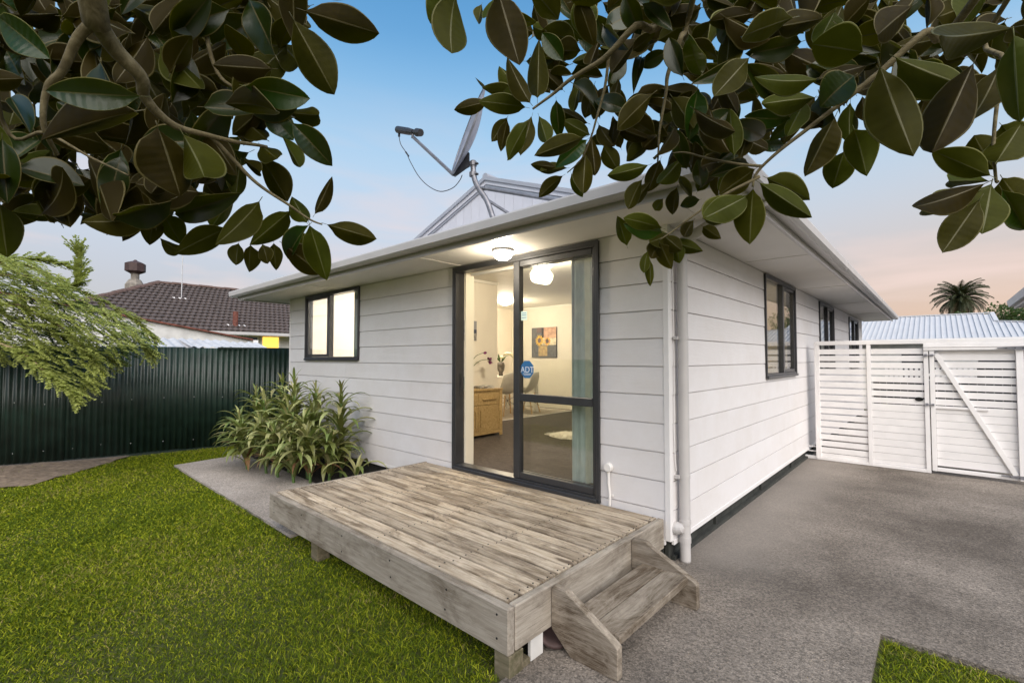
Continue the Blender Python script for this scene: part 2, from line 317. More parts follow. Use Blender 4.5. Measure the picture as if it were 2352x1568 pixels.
    L(t, out, b.inputs['Base Color'])
    bp = N(t, 'ShaderNodeBump'); bp.inputs['Strength'].default_value = .5; bp.inputs['Distance'].default_value = .004; L(t, fine, bp.inputs['Height']); L(t, bp.outputs[0], b.inputs['Normal'])
weathered('deck_wood', (.31, .245, .17), (.56, .48, .38), (.075, .048, .027), 1.0, .78, .24, .85, (.46, .60), (1.1, 4, 4))
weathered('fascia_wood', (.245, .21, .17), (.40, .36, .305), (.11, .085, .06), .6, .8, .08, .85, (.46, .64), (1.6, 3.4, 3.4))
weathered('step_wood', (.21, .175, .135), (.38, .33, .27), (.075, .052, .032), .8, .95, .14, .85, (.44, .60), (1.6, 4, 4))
grain('post_wood', [(.06, .05, .03), (.13, .11, .07), (.20, .17, .12)], (1.4, 16, 16), .85, stain=(.05, .06, .02), stain_amt=.6)
grain('oak', [(.24, .15, .06), (.36, .25, .11), (.46, .33, .16)], (1.2, 20, 20), .5, bump=.1, randcol=.06)
grain('beech', [(.45, .28, .12), (.58, .38, .17)], (1.2, 20, 20), .45, bump=.05)
grain('bark', [(.07, .055, .03), (.14, .115, .06), (.22, .185, .11)], (6, 26, 26), .85, bump=.6, randcol=.05)
grain('dry_bark', [(.10, .07, .04), (.20, .15, .09), (.27, .21, .14)], (3, 20, 20), .9, bump=.6)

def concrete(name, base, dark, light, speck, edgewear=False):
    m, t, b = newmat(name); b.inputs['Roughness'].default_value = .88; b.inputs['Specular IOR Level'].default_value = .25
    tc = N(t, 'ShaderNodeTexCoord')
    big = N(t, 'ShaderNodeTexNoise'); big.inputs['Scale'].default_value = .75; big.inputs['Detail'].default_value = 8; big.inputs['Roughness'].default_value = .62; L(t, tc.outputs['Object'], big.inputs[0])
    rp = N(t, 'ShaderNodeValToRGB'); e = rp.color_ramp.elements; e[0].position = .38; e[1].position = .62; e[0].color = (*dark, 1); e[1].color = (*base, 1)
    L(t, big.outputs['Fac'], rp.inputs[0]); out = rp.outputs[0]
    # exposed aggregate: small pale and dark stones
    vo = N(t, 'ShaderNodeTexVoronoi'); vo.inputs['Scale'].default_value = 120; L(t, tc.outputs['Object'], vo.inputs[0])
    sp = N(t, 'ShaderNodeValToRGB'); e = sp.color_ramp.elements; e[0].position = .0; e[0].color = (1.55, 1.5, 1.45, 1); e[1].position = 1; e[1].color = (.45, .44, .43, 1)
    sx = N(t, 'ShaderNodeSeparateXYZ'); L(t, vo.outputs['Color'], sx.inputs[0]); L(t, sx.outputs[0], sp.inputs[0])
    mx = N(t, 'ShaderNodeMixRGB', blend_type='MULTIPLY'); mx.inputs[0].default_value = speck; L(t, out, mx.inputs[1]); L(t, sp.outputs[0], mx.inputs[2]); out = mx.outputs[0]
    fn = N(t, 'ShaderNodeTexNoise'); fn.inputs['Scale'].default_value = 48; fn.inputs['Detail'].default_value = 6; fn.inputs['Roughness'].default_value = .8; L(t, tc.outputs['Object'], fn.inputs[0])
    fr = N(t, 'ShaderNodeMapRange'); fr.inputs[1].default_value = .3; fr.inputs[2].default_value = .7; fr.inputs[3].default_value = .66; fr.inputs[4].default_value = 1.34; L(t, fn.outputs['Fac'], fr.inputs[0])
    m4 = N(t, 'ShaderNodeMixRGB', blend_type='MULTIPLY'); m4.inputs[0].default_value = 1; L(t, out, m4.inputs[1]); L(t, fr.outputs[0], m4.inputs[2]); out = m4.outputs[0]
    if edgewear:   # smooth newer concrete trowelled along the side of the house
        sp2 = N(t, 'ShaderNodeSeparateXYZ'); L(t, tc.outputs['Object'], sp2.inputs[0])
        wob = N(t, 'ShaderNodeTexNoise'); wob.inputs['Scale'].default_value = 1.1; wob.inputs['Detail'].default_value = 10; wob.inputs['Roughness'].default_value = .68; L(t, tc.outputs['Object'], wob.inputs[0])
        ma = N(t, 'ShaderNodeMath', operation='MULTIPLY_ADD'); L(t, wob.outputs['Fac'], ma.inputs[0]); ma.inputs[1].default_value = -.75; L(t, sp2.outputs['X'], ma.inputs[2])
        r2 = N(t, 'ShaderNodeMapRange'); r2.inputs[1].default_value = .42; r2.inputs[2].default_value = -.1; r2.inputs[4].default_value = .62; L(t, ma.outputs[0], r2.inputs[0])
        yy = N(t, 'ShaderNodeMapRange'); yy.inputs[1].default_value = -.15; yy.inputs[2].default_value = .35; L(t, sp2.outputs['Y'], yy.inputs[0])
        mu = N(t, 'ShaderNodeMath', operation='MULTIPLY'); L(t, r2.outputs[0], mu.inputs[0]); L(t, yy.outputs[0], mu.inputs[1])
        m5 = N(t, 'ShaderNodeMixRGB'); L(t, mu.outputs[0], m5.inputs[0]); L(t, out, m5.inputs[1]); m5.inputs[2].default_value = (*light, 1); out = m5.outputs[0]
    L(t, out, b.inputs['Base Color'])
    bp = N(t, 'ShaderNodeBump'); bp.inputs['Strength'].default_value = .55; bp.inputs['Distance'].default_value = .006; L(t, vo.outputs['Distance'], bp.inputs['Height']); L(t, bp.outputs[0], b.inputs['Normal'])
    return m
concrete('driveway_concrete', (.218, .194, .169), (.100, .087, .074), (.255, .23, .205), .75, True)
concrete('path_concrete', (.37, .335, .305), (.25, .225, .20), (.4, .38, .35), .5)
def soilmat(name, a, b_):
    m, t, b = newmat(name); b.inputs['Roughness'].default_value = .95
    tc = N(t, 'ShaderNodeTexCoord'); nz = N(t, 'ShaderNodeTexNoise'); nz.inputs['Scale'].default_value = 14; nz.inputs['Detail'].default_value = 9; nz.inputs['Roughness'].default_value = .75; L(t, tc.outputs['Object'], nz.inputs[0])
    rp = N(t, 'ShaderNodeValToRGB'); rp.color_ramp.elements[0].position = .35; rp.color_ramp.elements[1].position = .7; rp.color_ramp.elements[0].color = (*a, 1); rp.color_ramp.elements[1].color = (*b_, 1)
    L(t, nz.outputs['Fac'], rp.inputs[0]); L(t, rp.outputs[0], b.inputs['Base Color'])
    bp = N(t, 'ShaderNodeBump'); bp.inputs['Strength'].default_value = .8; bp.inputs['Distance'].default_value = .03; L(t, nz.outputs['Fac'], bp.inputs['Height']); L(t, bp.outputs[0], b.inputs['Normal'])
soilmat('soil', (.012, .010, .008), (.035, .028, .02)); soilmat('dirt', (.11, .08, .055), (.29, .225, .17)); soilmat('turf', (.030, .040, .005), (.085, .095, .012))
soilmat('carpet', (.055, .043, .036), (.095, .075, .062)); soilmat('floor_tile', (.42, .37, .31), (.50, .45, .38))
# leaves
leafmat('leaf_top', (.014, .034, .002), (.34, .38, .006), .24, .30, .38, .5, 3)
leafmat('leaf_under', (.038, .032, .0030), (.46, .43, .004), .30, .58, .08, .65, 3, (.465, .575))
leafmat('leaf_vein', (.10, .095, .028), (.2, .22, .03), .2, .5, .3, .2)
leafmat('leaf_rim_halo', (.15, .14, .04), (.35, .35, .06), .4, .5, .3, .2)
leafmat('strap_leaf', (.14, .165, .045), (.22, .27, .05), .2, .42, .4, .35)
leafmat('strap_leaf_pale', (.33, .34, .14), (.25, .28, .06), .2, .45, .4, .3)
leafmat('strap_leaf_dry', (.22, .13, .06), (.2, .1, .05), .15, .7, .2, .3)
leafmat('shrub_leaf', (.33, .40, .12), (.52, .60, .16), .35, .5, .3, .3)
leafmat('shrub_leaf_shaded', (.07, .11, .025), (.12, .2, .03), .25, .5, .3, .3)
leafmat('tree_leaf', (.055, .085, .025), (.12, .18, .04), .25, .55, .3, .4)
leafmat('palm_leaf', (.045, .055, .022), (.1, .1, .03), .15, .55, .3, .3)
leafmat('palm_dry', (.17, .12, .07), (.2, .14, .07), .15, .8, .2, .3)
leafmat('blade_dark', (.062, .090, .003), (.09, .12, .006), .3, .6, .2, .2)
leafmat('blade_mid', (.145, .185, .005), (.2, .24, .01), .3, .6, .2, .2)
leafmat('blade_bright', (.38, .39, .02), (.42, .43, .03), .35, .55, .2, .2)
leafmat('blade_straw', (.32, .26, .09), (.3, .25, .1), .3, .7, .2, .2)

# ================================================================== SETTING: ground
import numpy as np
rng = np.random.default_rng(5)
def sheet(name, poly, z, mat, thick=0):
    mb = MB()
    if thick: mb.prism(poly, z-thick, z, axis=2)
    else: mb.add([(x, y, z) for x, y in poly], [tuple(range(len(poly)))])
    return struct(mb.build(name, mat))
sheet('ground', [(-400, -400), (400, -400), (400, 400), (-400, 400)], -.026, 'turf')
sheet('driveway', [(-.05, -7), (1.14, -7), (1.14, -.075), (7, -.03), (7, 14), (-.07, 14), (-.07, -1.5), (-.05, -1.53)], 0, 'driveway_concrete', .12)
sheet('path', [(-6.08, -1.53), (-2.45, -1.53), (-2.5, -.70), (-6.2, -.66)], -.004, 'path_concrete', .10)
sheet('soil_bed', [(-6.3, -.655), (-2.495, -.695), (-2.44, -1.40), (-.08, -1.40), (-.08, .02), (-6.3, .02)], -.014, 'soil', .08)
dirt_poly = [(-8.1, -4.2), (-6.9, -4.0), (-6.35, -3.3), (-6.12, -2.85), (-6.5, -2.5), (-7.0, -2.05), (-7.30, -1.80), (-7.42, -1.9), (-7.8, -3.1)]
def dirt_mesh():
    bm = bmesh.new(); f = bm.faces.new([bm.verts.new((x, y, -.012)) for x, y in dirt_poly])
    bmesh.ops.triangulate(bm, faces=[f]); bmesh.ops.subdivide_edges(bm, edges=bm.edges, cuts=7, use_grid_fill=True)
    for v in bm.verts: v.co.z += noise.noise(v.co*7)*.018+noise.noise(v.co*25)*.008
    me = bpy.data.meshes.new('dirt_strip'); bm.to_mesh(me); bm.free(); me.materials.append(MATS['dirt']); return me
struct(link('dirt_strip', dirt_mesh()))

def in_poly(px, py, poly):
    c = np.zeros(len(px), bool); j = len(poly)-1
    for i in range(len(poly)):
        xi, yi = poly[i]; xj, yj = poly[j]
        c ^= ((yi > py) != (yj > py)) & (px < (xj-xi)*(py-yi)/(yj-yi+1e-12)+xi); j = i
    return c
def grass_field(polys, excl, dens, hmin, hmax, wid):
    P = []
    for poly in polys:
        x0, x1 = min(p[0] for p in poly), max(p[0] for p in poly); y0, y1 = min(p[1] for p in poly), max(p[1] for p in poly)
        n = int((x1-x0)*(y1-y0)*dens); px = rng.uniform(x0, x1, n); py = rng.uniform(y0, y1, n); k = in_poly(px, py, poly)
        for e in excl: k &= ~(in_poly(px+rng.normal(0, .05, n), py+rng.normal(0, .05, n), e) & (rng.random(n) < .975))
        d = np.hypot(px-CAM.x, py-CAM.y); k &= rng.random(n) < np.clip(4.2/np.maximum(d, .5), .45, 1.0)
        # only the wedge the camera could plausibly see, with a margin
        fw = -(px-CAM.x)*math.sin(YAW)+(py-CAM.y)*math.cos(YAW); k &= fw > .4
        P.append(np.stack([px[k], py[k]], 1))
    return np.concatenate(P)
fence_pts = [(-9.2, -7.5), (-8.15, -4.4), (-7.74, -3.07), (-7.35, -1.94), (-7.09, -.46), (-6.9, .255), (-6.75, 1.6), (-6.6, 4)]
lawn_a = [(-8.0, -4.6), (-7.70, -3.07), (-7.32, -1.94), (-7.06, -.46), (-6.9, .2), (-6.22, .2), (-6.2, -.66), (-6.06, -1.55), (-2.43, -1.545), (-2.43, -1.30), (-.09, -1.30), (-.06, -4.6)]
lawn_b = [(1.16, -4.6), (4, -4.6), (4, -.06), (1.16, -.095)]
P = grass_field([lawn_a, lawn_b], [dirt_poly], 17000, .02, .05, .004)
n = len(P); dist = np.hypot(P[:, 0]-CAM.x, P[:, 1]-CAM.y)
h = rng.uniform(.013, .027, n)*(.85+.3*np.sin(P[:, 0]*2.3+P[:, 1]*1.7)); w = rng.uniform(.0013, .0026, n)*np.clip(dist/2.6, 1, 2.4)
az = rng.uniform(0, 2*PI, n); ln = rng.uniform(.3, 2.1, n)*h; az2 = rng.uniform(0, 2*PI, n)
V = np.zeros((n, 5, 3)); base = np.stack([P[:, 0], P[:, 1], np.full(n, -.026)], 1); side = np.stack([np.cos(az), np.sin(az), np.zeros(n)], 1)*w[:, None]; lean = np.stack([np.cos(az2)*ln, np.sin(az2)*ln, np.zeros(n)], 1); up = np.stack([np.zeros(n), np.zeros(n), h], 1)
V[:, 0] = base-side; V[:, 1] = base+side; V[:, 2] = base+side*.75+lean*.35+up*.62; V[:, 3] = base-side*.75+lean*.35+up*.62; V[:, 4] = base+lean+up
me = bpy.data.meshes.new('grass'); me.vertices.add(n*5); me.vertices.foreach_set('co', V.ravel())
idx = np.arange(n)*5; quads = np.stack([idx, idx+1, idx+2, idx+3], 1); tris = np.stack([idx+3, idx+2, idx+4], 1)
loops = np.concatenate([quads.ravel(), tris.ravel()]); me.loops.add(len(loops)); me.loops.foreach_set('vertex_index', loops.astype(np.int32))
me.polygons.add(2*n); me.polygons.foreach_set('loop_start', np.concatenate([np.arange(n)*4, 4*n+np.arange(n)*3]).astype(np.int32))
patch = np.sin(P[:, 0]*1.9)*np.sin(P[:, 1]*2.3+.7)+np.sin(P[:, 0]*5.1+P[:, 1]*3.3)*.5
rr = rng.random(n)+patch*.09; mi = np.where(rr < .40, 0, np.where(rr < .76, 1, np.where(rr < .965, 2, 3)))
me.polygons.foreach_set('material_index', np.concatenate([mi, mi]).astype(np.int32))
for mname in ('blade_dark', 'blade_mid', 'blade_bright', 'blade_straw'): me.materials.append(MATS[mname])
me.update(); me.validate()
g = stuff(link('grass', me)); g['label'] = 'short bright green lawn grass covering the yard'; g['category'] = 'grass'

# ================================================================== HOUSE
house = thing('house', 'white weatherboard single storey house with lit sliding door and metal gable roof', 'house')
PITCHB, Z0 = .1985, 1.3436
courses = [(Z0+PITCHB*k, Z0+PITCHB*(k+1)) for k in range(-6, 5)]; courses[-1] = (courses[-1][0], 2.331)
def board_mesh(Ln, h):
    """section: lower edge 17 mm proud, upper edge 8 mm"""
    mb = MB(); mb.prism([(0, 0), (-.0135, 0), (-.0155, .002), (-.0125, h-.0072), (-.011, h-.0062), (-.002, h-.0062), (-.002, h-.0005), (0, h-.0005)], -Ln/2, Ln/2, axis=0); return mb.mesh('weatherboard', 'board_paint')
def clad(face, a0, a1, openings):
    for z0, z1 in courses:
        segs = [(a0, a1)]
        extra = []
        for o0, o1, oz0, oz1 in openings:
            if oz1 <= z0 or oz0 >= z1: continue
            ns = []
            for s0, s1 in segs:
                if o1 <= s0 or o0 >= s1: ns.append((s0, s1)); continue
                if o0 > s0: ns.append((s0, o0))
                if o1 < s1: ns.append((o1, s1))
            segs = ns
            if oz0 > z0+.012: extra.append((o0, o1, z0, oz0))
            if oz1 < z1-.012: extra.append((o0, o1, oz1, z1))
        cutsegs = []
        for s0, s1 in segs:
            if s1-s0 > 3.0:
                m_ = s0+(s1-s0)*random.uniform(.3, .7); cutsegs += [(s0, m_-.0012), (m_+.0012, s1)]
            else: cutsegs.append((s0, s1))
        segs = cutsegs
        for s0, s1, b0, b1 in [(s0, s1, z0, z1) for s0, s1 in segs]+extra:
            me = board_mesh(s1-s0, b1-b0); c = (s0+s1)/2
            if face == 'front': link('weatherboard', me, house, (c, 0, b0))
            else: link('weatherboard', me, house, (0, c, b0), (0, 0, PI/2))
DOOR = (-2.245, -.535, .30, 2.312); WIN1 = (-5.63, -4.085, 1.381, 2.325)
RW = [(2.42, 3.86, 1.189, 2.315), (5.57, 6.93, 1.189, 2.30), (8.90, 10.40, 1.189, 2.27)]
clad('front', -6.19, -.024, [DOOR, WIN1]); clad('right', .024, 11.17, RW)
# framed wall behind the cladding, broken at the openings
def wall_segments(face, a0, a1, openings, t0, t1):
    cuts = sorted(openings); cur = a0
    def bx(s0, s1, z0, z1):
        if s1-s0 < .005 or z1-z0 < .005: return
        if face == 'front': box('wall', s0, s1, t0, t1, z0, z1, 'interior_paint', house)
        else: box('wall', -t1, -t0, s0, s1, z0, z1, 'interior_paint', house)
    for o0, o1, z0, z1 in cuts:
        bx(cur, o0, .16, 2.62); bx(o0, o1, .16, z0); bx(o0, o1, z1, 2.62); cur = o1
    bx(cur, a1, .16, 2.62)
wall_segments('front', -6.19, -.004, [DOOR, WIN1], .004, .095)
wall_segments('right', .1, 11.17, RW, .004, .095)
box('wall', -6.19, -6.10, .097, 11.17, .16, 2.62, 'interior_paint', house); box('wall', -6.098, -.098, 11.08, 11.17, .16, 2.62, 'interior_paint', house)
# corner boards and the bottom strip along the side
box('corner_board', -.024, .016, -.020, .0, .15, 2.331, 'trim_paint', house, .002); box('corner_board', -.0005, .017, .0005, .026, .15, 2.331, 'trim_paint', house, .002)
box('corner_board', -6.215, -6.19, -.02, .03, .15, 2.331, 'trim_paint', house, .002); box('corner_board', -.01, .02, 11.17, 11.2, .15, 2.33, 'trim_paint', house, .002)
box('drip_strip', .0, .021, .027, 11.17, .118, .153, 'trim_paint', house, .002); box('drip_strip', -6.19, -.025, -.021, 0, .118, .153, 'trim_paint', house, .002)
box('foundation_board', -.05, -.022, .03, 11.1, -.05, .15, 'foundation', house); box('foundation_board', -6.15, -.06, .02, .05, -.08, .15, 'foundation', house)
for y in (.9, 2.25, 3.6, 5.0, 6.5): box('foundation_post', -.021, .0, y, y+.03, -.02, .117, 'foundation', house)
box('kerb_board', -.019, .01, .06, 11, -.04, .028, 'foundation', house)
# eaves
xs = [-6.77, -4.55, -2.15, .25]
for a, b_ in zip(xs, xs[1:]): box('soffit_panel', a+.002, b_-.002, -.566, -.001, 2.331, 2.338, 'soffit_paint', house)
box('soffit_panel', .252, .566, -.566, -.001, 2.331, 2.338, 'soffit_paint', house)
ys = [0, 1.75, 4.15, 6.55, 8.95, 11.72]
for a, b_ in zip(ys, ys[1:]): box('soffit_panel', .001, .566, a+.002, b_-.002, 2.331, 2.338, 'soffit_paint', house)
for x in xs[1:3]: box('soffit_batten', x-.018, x+.018, -.565, -.02, 2.326, 2.3309, 'soffit_paint', house)
for y in ys[1:-1]: box('soffit_batten', .02, .565, y-.018, y+.018, 2.326, 2.3309, 'soffit_paint', house)
box('soffit_panel', -6.77, -6.19, 0.001, 11.7, 2.331, 2.338, 'soffit_paint', house)
box('fascia', -6.79, .585, -.588, -.568, 2.312, 2.45, 'gutter_paint', house); box('fascia', .568, .588, -.566, 11.74, 2.312, 2.449, 'gutter_paint', house)
box('fascia', -6.79, -6.772, -.566, 11.74, 2.312, 2.449, 'gutter_paint', house)
gp = [(.59, 2.362), (.655, 2.352), (.672, 2.360), (.690, 2.375), (.694, 2.432), (.690, 2.444), (.676, 2.448), (.672, 2.440), (.59, 2.436)]
def gutter_run():
    mb = MB(); n = len(gp); path = [('L', 3), ('A', 0), ('B', 0), ('C', 0)]
    rings = []
    rings.append([(-6.19-o, .5, z) for o, z in gp]); rings.append([(-6.19-o, -o, z) for o, z in gp]); rings.append([(o, -o, z) for o, z in gp]); rings.append([(o, 11.85, z) for o, z in gp])
    vs = [p for r_ in rings for p in r_]; fs = []
    for k in range(3):
        fs += [(k*n+i, k*n+(i+1) % n, (k+1)*n+(i+1) % n, (k+1)*n+i) for i in range(n)]
    fs += [tuple(range(n)), tuple(range(4*n-1, 3*n-1, -1))]
    return mb.add(vs, fs)
gut = gutter_run().build('gutter', 'gutter_paint', house)
for y in (3.05, 7.2):
    j = MB().prism([(o*1.004+.001, z-.001 if z < 2.4 else z+.001) for o, z in gp], y, y+.035, axis=1).build('gutter_joint', 'gutter_paint', gut)
MB().prism([(-6.19-o*1.004, z) for o, z in gp], -.02, .0, axis=1).build('gutter_joint', 'gutter_paint', gut)
# roof: skirt all round and a gable facing the yard
EZ = 2.45; TP = math.tan(R(20.2)); cxm = -3.095; GY = 1.30; RZ = 3.81
def hgt(x): return RZ-abs(x-cxm)*TP
mb = MB(); e0, e1 = -6.80, .60
ez = hgt(e1)
sk = [(e0, -.60, ez), (e1, -.60, ez), (cxm+(RZ-(ez+(GY+.6)*TP))/TP, GY, ez+(GY+.6)*TP), (cxm-(RZ-(ez+(GY+.6)*TP))/TP, GY, ez+(GY+.6)*TP)]
mb.add(sk, [(0, 1, 2, 3)]); mb.build('roof_skirt', 'roof_metal', house)
zb = ez+(GY+.6)*TP; dx = (RZ-zb)/TP
MB().add([(e1, -.6, ez), (e1, 11.8, ez), (cxm, 11.8, RZ), (cxm, GY, RZ), (cxm+dx, GY, zb)], [(0, 1, 2, 3, 4)]).build('roof_plane', 'roof_metal', house)
MB().add([(e0, -.6, ez), (e0, 11.8, ez), (cxm, 11.8, RZ), (cxm, GY, RZ), (cxm-dx, GY, zb)], [(0, 1, 2, 3, 4)]).build('roof_plane', 'roof_metal', house)
# gable cladding: narrow ribbed sheets
for i in range(-9, 9):
    x0, x1 = cxm+i*.16, cxm+(i+1)*.16-.004; za, zc = hgt(x0)-.01, hgt(x1)-.01
    if min(za, zc) < zb-.05: continue
    MB().add([(x0, GY-.0, zb-.08), (x1, GY, zb-.08), (x1, GY, zc), (x0, GY, za), (x0, GY+.01, zb-.08), (x1, GY+.01, zb-.08), (x1, GY+.01, zc), (x0, GY+.01, za)],
             [(0, 1, 2, 3), (4, 7, 6, 5), (0, 3, 7, 4), (1, 5, 6, 2), (3, 2, 6, 7), (0, 4, 5, 1)]).build('gable_sheet', 'gable_metal', house)
for sgn in (-1, 1):
    mb = MB(); xa, xb = cxm, cxm+sgn*(dx+.1)
    for t0, t1, o in ((.035, .0, -.045), (-.035, -.012, -.02)):
        pass
    def bar(y0, y1, up0, up1, m, nm):
        za, zc = hgt(xa), hgt(xb); MB().add([(xa, y0, za+up0), (xb, y0, zc+up0), (xb, y0, zc+up1), (xa, y0, za+up1), (xa, y1, za+up0), (xb, y1, zc+up0), (xb, y1, zc+up1), (xa, y1, za+up1)],
            [(0, 1, 2, 3), (4, 7, 6, 5), (3, 2, 6, 7), (0, 4, 5, 1), (0, 3, 7, 4), (1, 5, 6, 2)]).build(nm, m, house)
    bar(GY-.06, GY+.12, .0, .05, 'flashing', 'barge_flashing'); bar(GY-.035, GY-.002, -.055, -.002, 'gable_metal', 'barge_board'); bar(GY-.02, GY-.003, -.085, -.06, 'flashing', 'barge_trim')
MB().tube([(cxm, GY-.05, RZ+.045), (cxm, 11.8, RZ+.045)], .05, 10).build('ridge_cap', 'flashing', house)

# ---- windows and sliding door (aluminium joinery)
def frame_front(name, x0, x1, z0, z1, y0, y1, fw, parent, mat='aluminium', bevel=.003):
    mb = MB(); mb.box(x0, x1, y0, y1, z0, z0+fw).box(x0, x1, y0, y1, z1-fw, z1).box(x0, x0+fw, y0, y1, z0+fw, z1-fw).box(x1-fw, x1, y0, y1, z0+fw, z1-fw)
    return mb.build(name, mat, parent, bevel=bevel)
d = frame_front('sliding_door', DOOR[0], DOOR[1], DOOR[2], DOOR[3], -.032, .085, .045, house)
frame_front('outer_flange', DOOR[0]-.004, DOOR[1]+.004, DOOR[2]-.004, DOOR[3]+.004, -.038, -.0325, .03, d)
MB().box(DOOR[0]+.045, DOOR[1]-.045, -.03, .07, .300, .342).build('sill', 'aluminium', d, bevel=.003)
MB().box(DOOR[0]+.02, DOOR[1]-.02, -.055, -.033, .296, .325).build('sill_nose', 'aluminium', d, bevel=.004)
mb = MB(); mb.box(-1.425, -1.355, -.026, .03, .347, 2.265).box(-.60, -.582, -.02, .03, .347, 2.265).box(-1.354, -.601, -.02, .03, .347, .40).box(-1.354, -.601, -.02, .03, 2.215, 2.265).box(-1.354, -.601, -.024, .03, 1.022, 1.088)
mb.build('fixed_sash', 'aluminium', d, bevel=.004)
MB().box(-1.352, -.602, .002, .007, .402, 1.02).build('pane', 'pane_glass', d); MB().box(-1.352, -.602, .002, .007, 1.09, 2.213).build('pane', 'pane_glass', d)
# the sliding leaf, pushed back behind the fixed one
mb = MB(); mb.box(-1.43, -1.385, .04, .07, .347, 2.262).box(-.64, -.59, .04, .07, .347, 2.262).box(-1.384, -.641, .04, .07, .347, .40).box(-1.384, -.641, .04, .07, 2.21, 2.262).box(-1.384, -.641, .04, .07, 1.03, 1.08)
mb.build('sliding_sash', 'aluminium', d, bevel=.003)
MB().box(-1.382, -.643, .053, .058, .402, 1.028).build('pane', 'pane_glass', d); MB().box(-1.382, -.643, .053, .058, 1.082, 2.208).build('pane', 'pane_glass', d)
MB().box(DOOR[0]+.046, DOOR[0]+.052, .02, .05, 1.02, 1.25).box(DOOR[0]+.052, DOOR[0]+.062, .03, .04, 1.06, 1.21).build('door_latch', 'black_steel', d, bevel=.002)
# alarm sticker
def octagon(r): return [(r*math.cos(PI/8+i*PI/4), r*math.sin(PI/8+i*PI/4)) for i in range(8)]
stk = MB().prism([(-1.283+x*.95, 1.302+z) for x, z in octagon(.082)], -.0012, .0018, axis=1).build('alarm_sticker', 'sky_blue_sticker', d)
fc = bpy.data.curves.new('letters', 'FONT'); fc.body = 'ADT'; fc.size = .075; fc.align_x = 'CENTER'; fc.extrude = .0004
to = bpy.data.objects.new('tmp', fc); COL.objects.link(to); bpy.context.view_layer.update()
lm = bpy.data.meshes.new_from_object(to.evaluated_get(bpy.context.evaluated_depsgraph_get())); bpy.data.objects.remove(to); lm.materials.append(MATS['white_ink'])
link('letter_print', lm, d, (-1.281, -.0018, 1.275), (PI/2, 0, 0))
MB().box(-1.325, -1.238, -.0028, -.0014, 1.262, 1.267).build('underline_print', 'white_ink', d); MB().box(-1.318, -1.245, -.0028, -.0014, 1.251, 1.2545).build('underline_print', 'white_ink', d)
MB().box(-1.352, -1.282, -.001, .0018, 1.735, 1.815).build('notice_sticker', 'pale_sticker', d)
for k, zz in enumerate((1.798, 1.780, 1.757)): MB().box(-1.343, -1.292, -.002, -.0011, zz, zz+.005).build('notice_print', 'sky_blue_sticker', d)
box('door_jamb', DOOR[0]+.0455, DOOR[0]+.064, .086, .2, .31, 2.30, 'jamb_paint', house); box('door_jamb', DOOR[1]-.064, DOOR[1]-.0455, .086, .2, .31, 2.30, 'jamb_paint', house); box('door_jamb', DOOR[0]+.065, DOOR[1]-.065, .086, .2, 2.27, 2.30, 'jamb_paint', house)

def win_front(x0, x1, z0, z1):
    w = frame_front('window', x0, x1, z0, z1, -.030, .07, .04, house); mx = x0+(x1-x0)*.47
    frame_front('window_flange', x0-.004, x1+.004, z0-.004, z1+.004, -.036, -.0305, .025, w)
    MB().box(mx-.025, mx+.025, -.028, .04, z0+.041, z1-.041).build('mullion', 'aluminium', w, bevel=.003)
    frame_front('opening_sash', x0+.042, mx-.026, z0+.042, z1-.042, -.020, .03, .035, w)
    MB().box(x0+.078, mx-.062, .0, .005, z0+.078, z1-.078).build('pane', 'pane_glass', w); MB().box(mx+.026, x1-.041, .0, .005, z0+.041, z1-.041).build('pane', 'pane_glass', w)
    MB().box(x0, x1, -.048, -.0365, z0-.012, z0+.016).build('sill', 'aluminium', w, bevel=.003)
win_front(*WIN1)
def win_side(y0, y1, z0, z1):
    def fr(nm, a0, a1, b0, b1, x0, x1, fw, par, bv=.003):
        mb = MB(); mb.box(x0, x1, a0, a1, b0, b0+fw).box(x0, x1, a0, a1, b1-fw, b1).box(x0, x1, a0, a0+fw, b0+fw, b1-fw).box(x0, x1, a1-fw, a1, b0+fw, b1-fw); return mb.build(nm, 'aluminium', par, bevel=bv)
    w = fr('window', y0, y1, z0, z1, -.07, .030, .04, house); my = y0+(y1-y0)*.55
    fr('window_flange', y0-.004, y1+.004, z0-.004, z1+.004, .0305, .036, .025, w)
    MB().box(-.04, .028, my-.03, my+.03, z0+.041, z1-.041).build('mullion', 'aluminium', w, bevel=.003)
    fr('opening_sash', my+.031, y1-.042, z0+.042, z1-.042, -.03, .020, .035, w)
    MB().box(-.005, 0, y0+.041, my-.031, z0+.041, z1-.041).build('pane', 'pane_glass', w); MB().box(-.005, 0, my+.067, y1-.078, z0+.078, z1-.078).build('pane', 'pane_glass', w)
    MB().box(.0365, .05, y0, y1, z0-.012, z0+.018).build('sill', 'aluminium', w, bevel=.003)
for q in RW: win_side(*q)

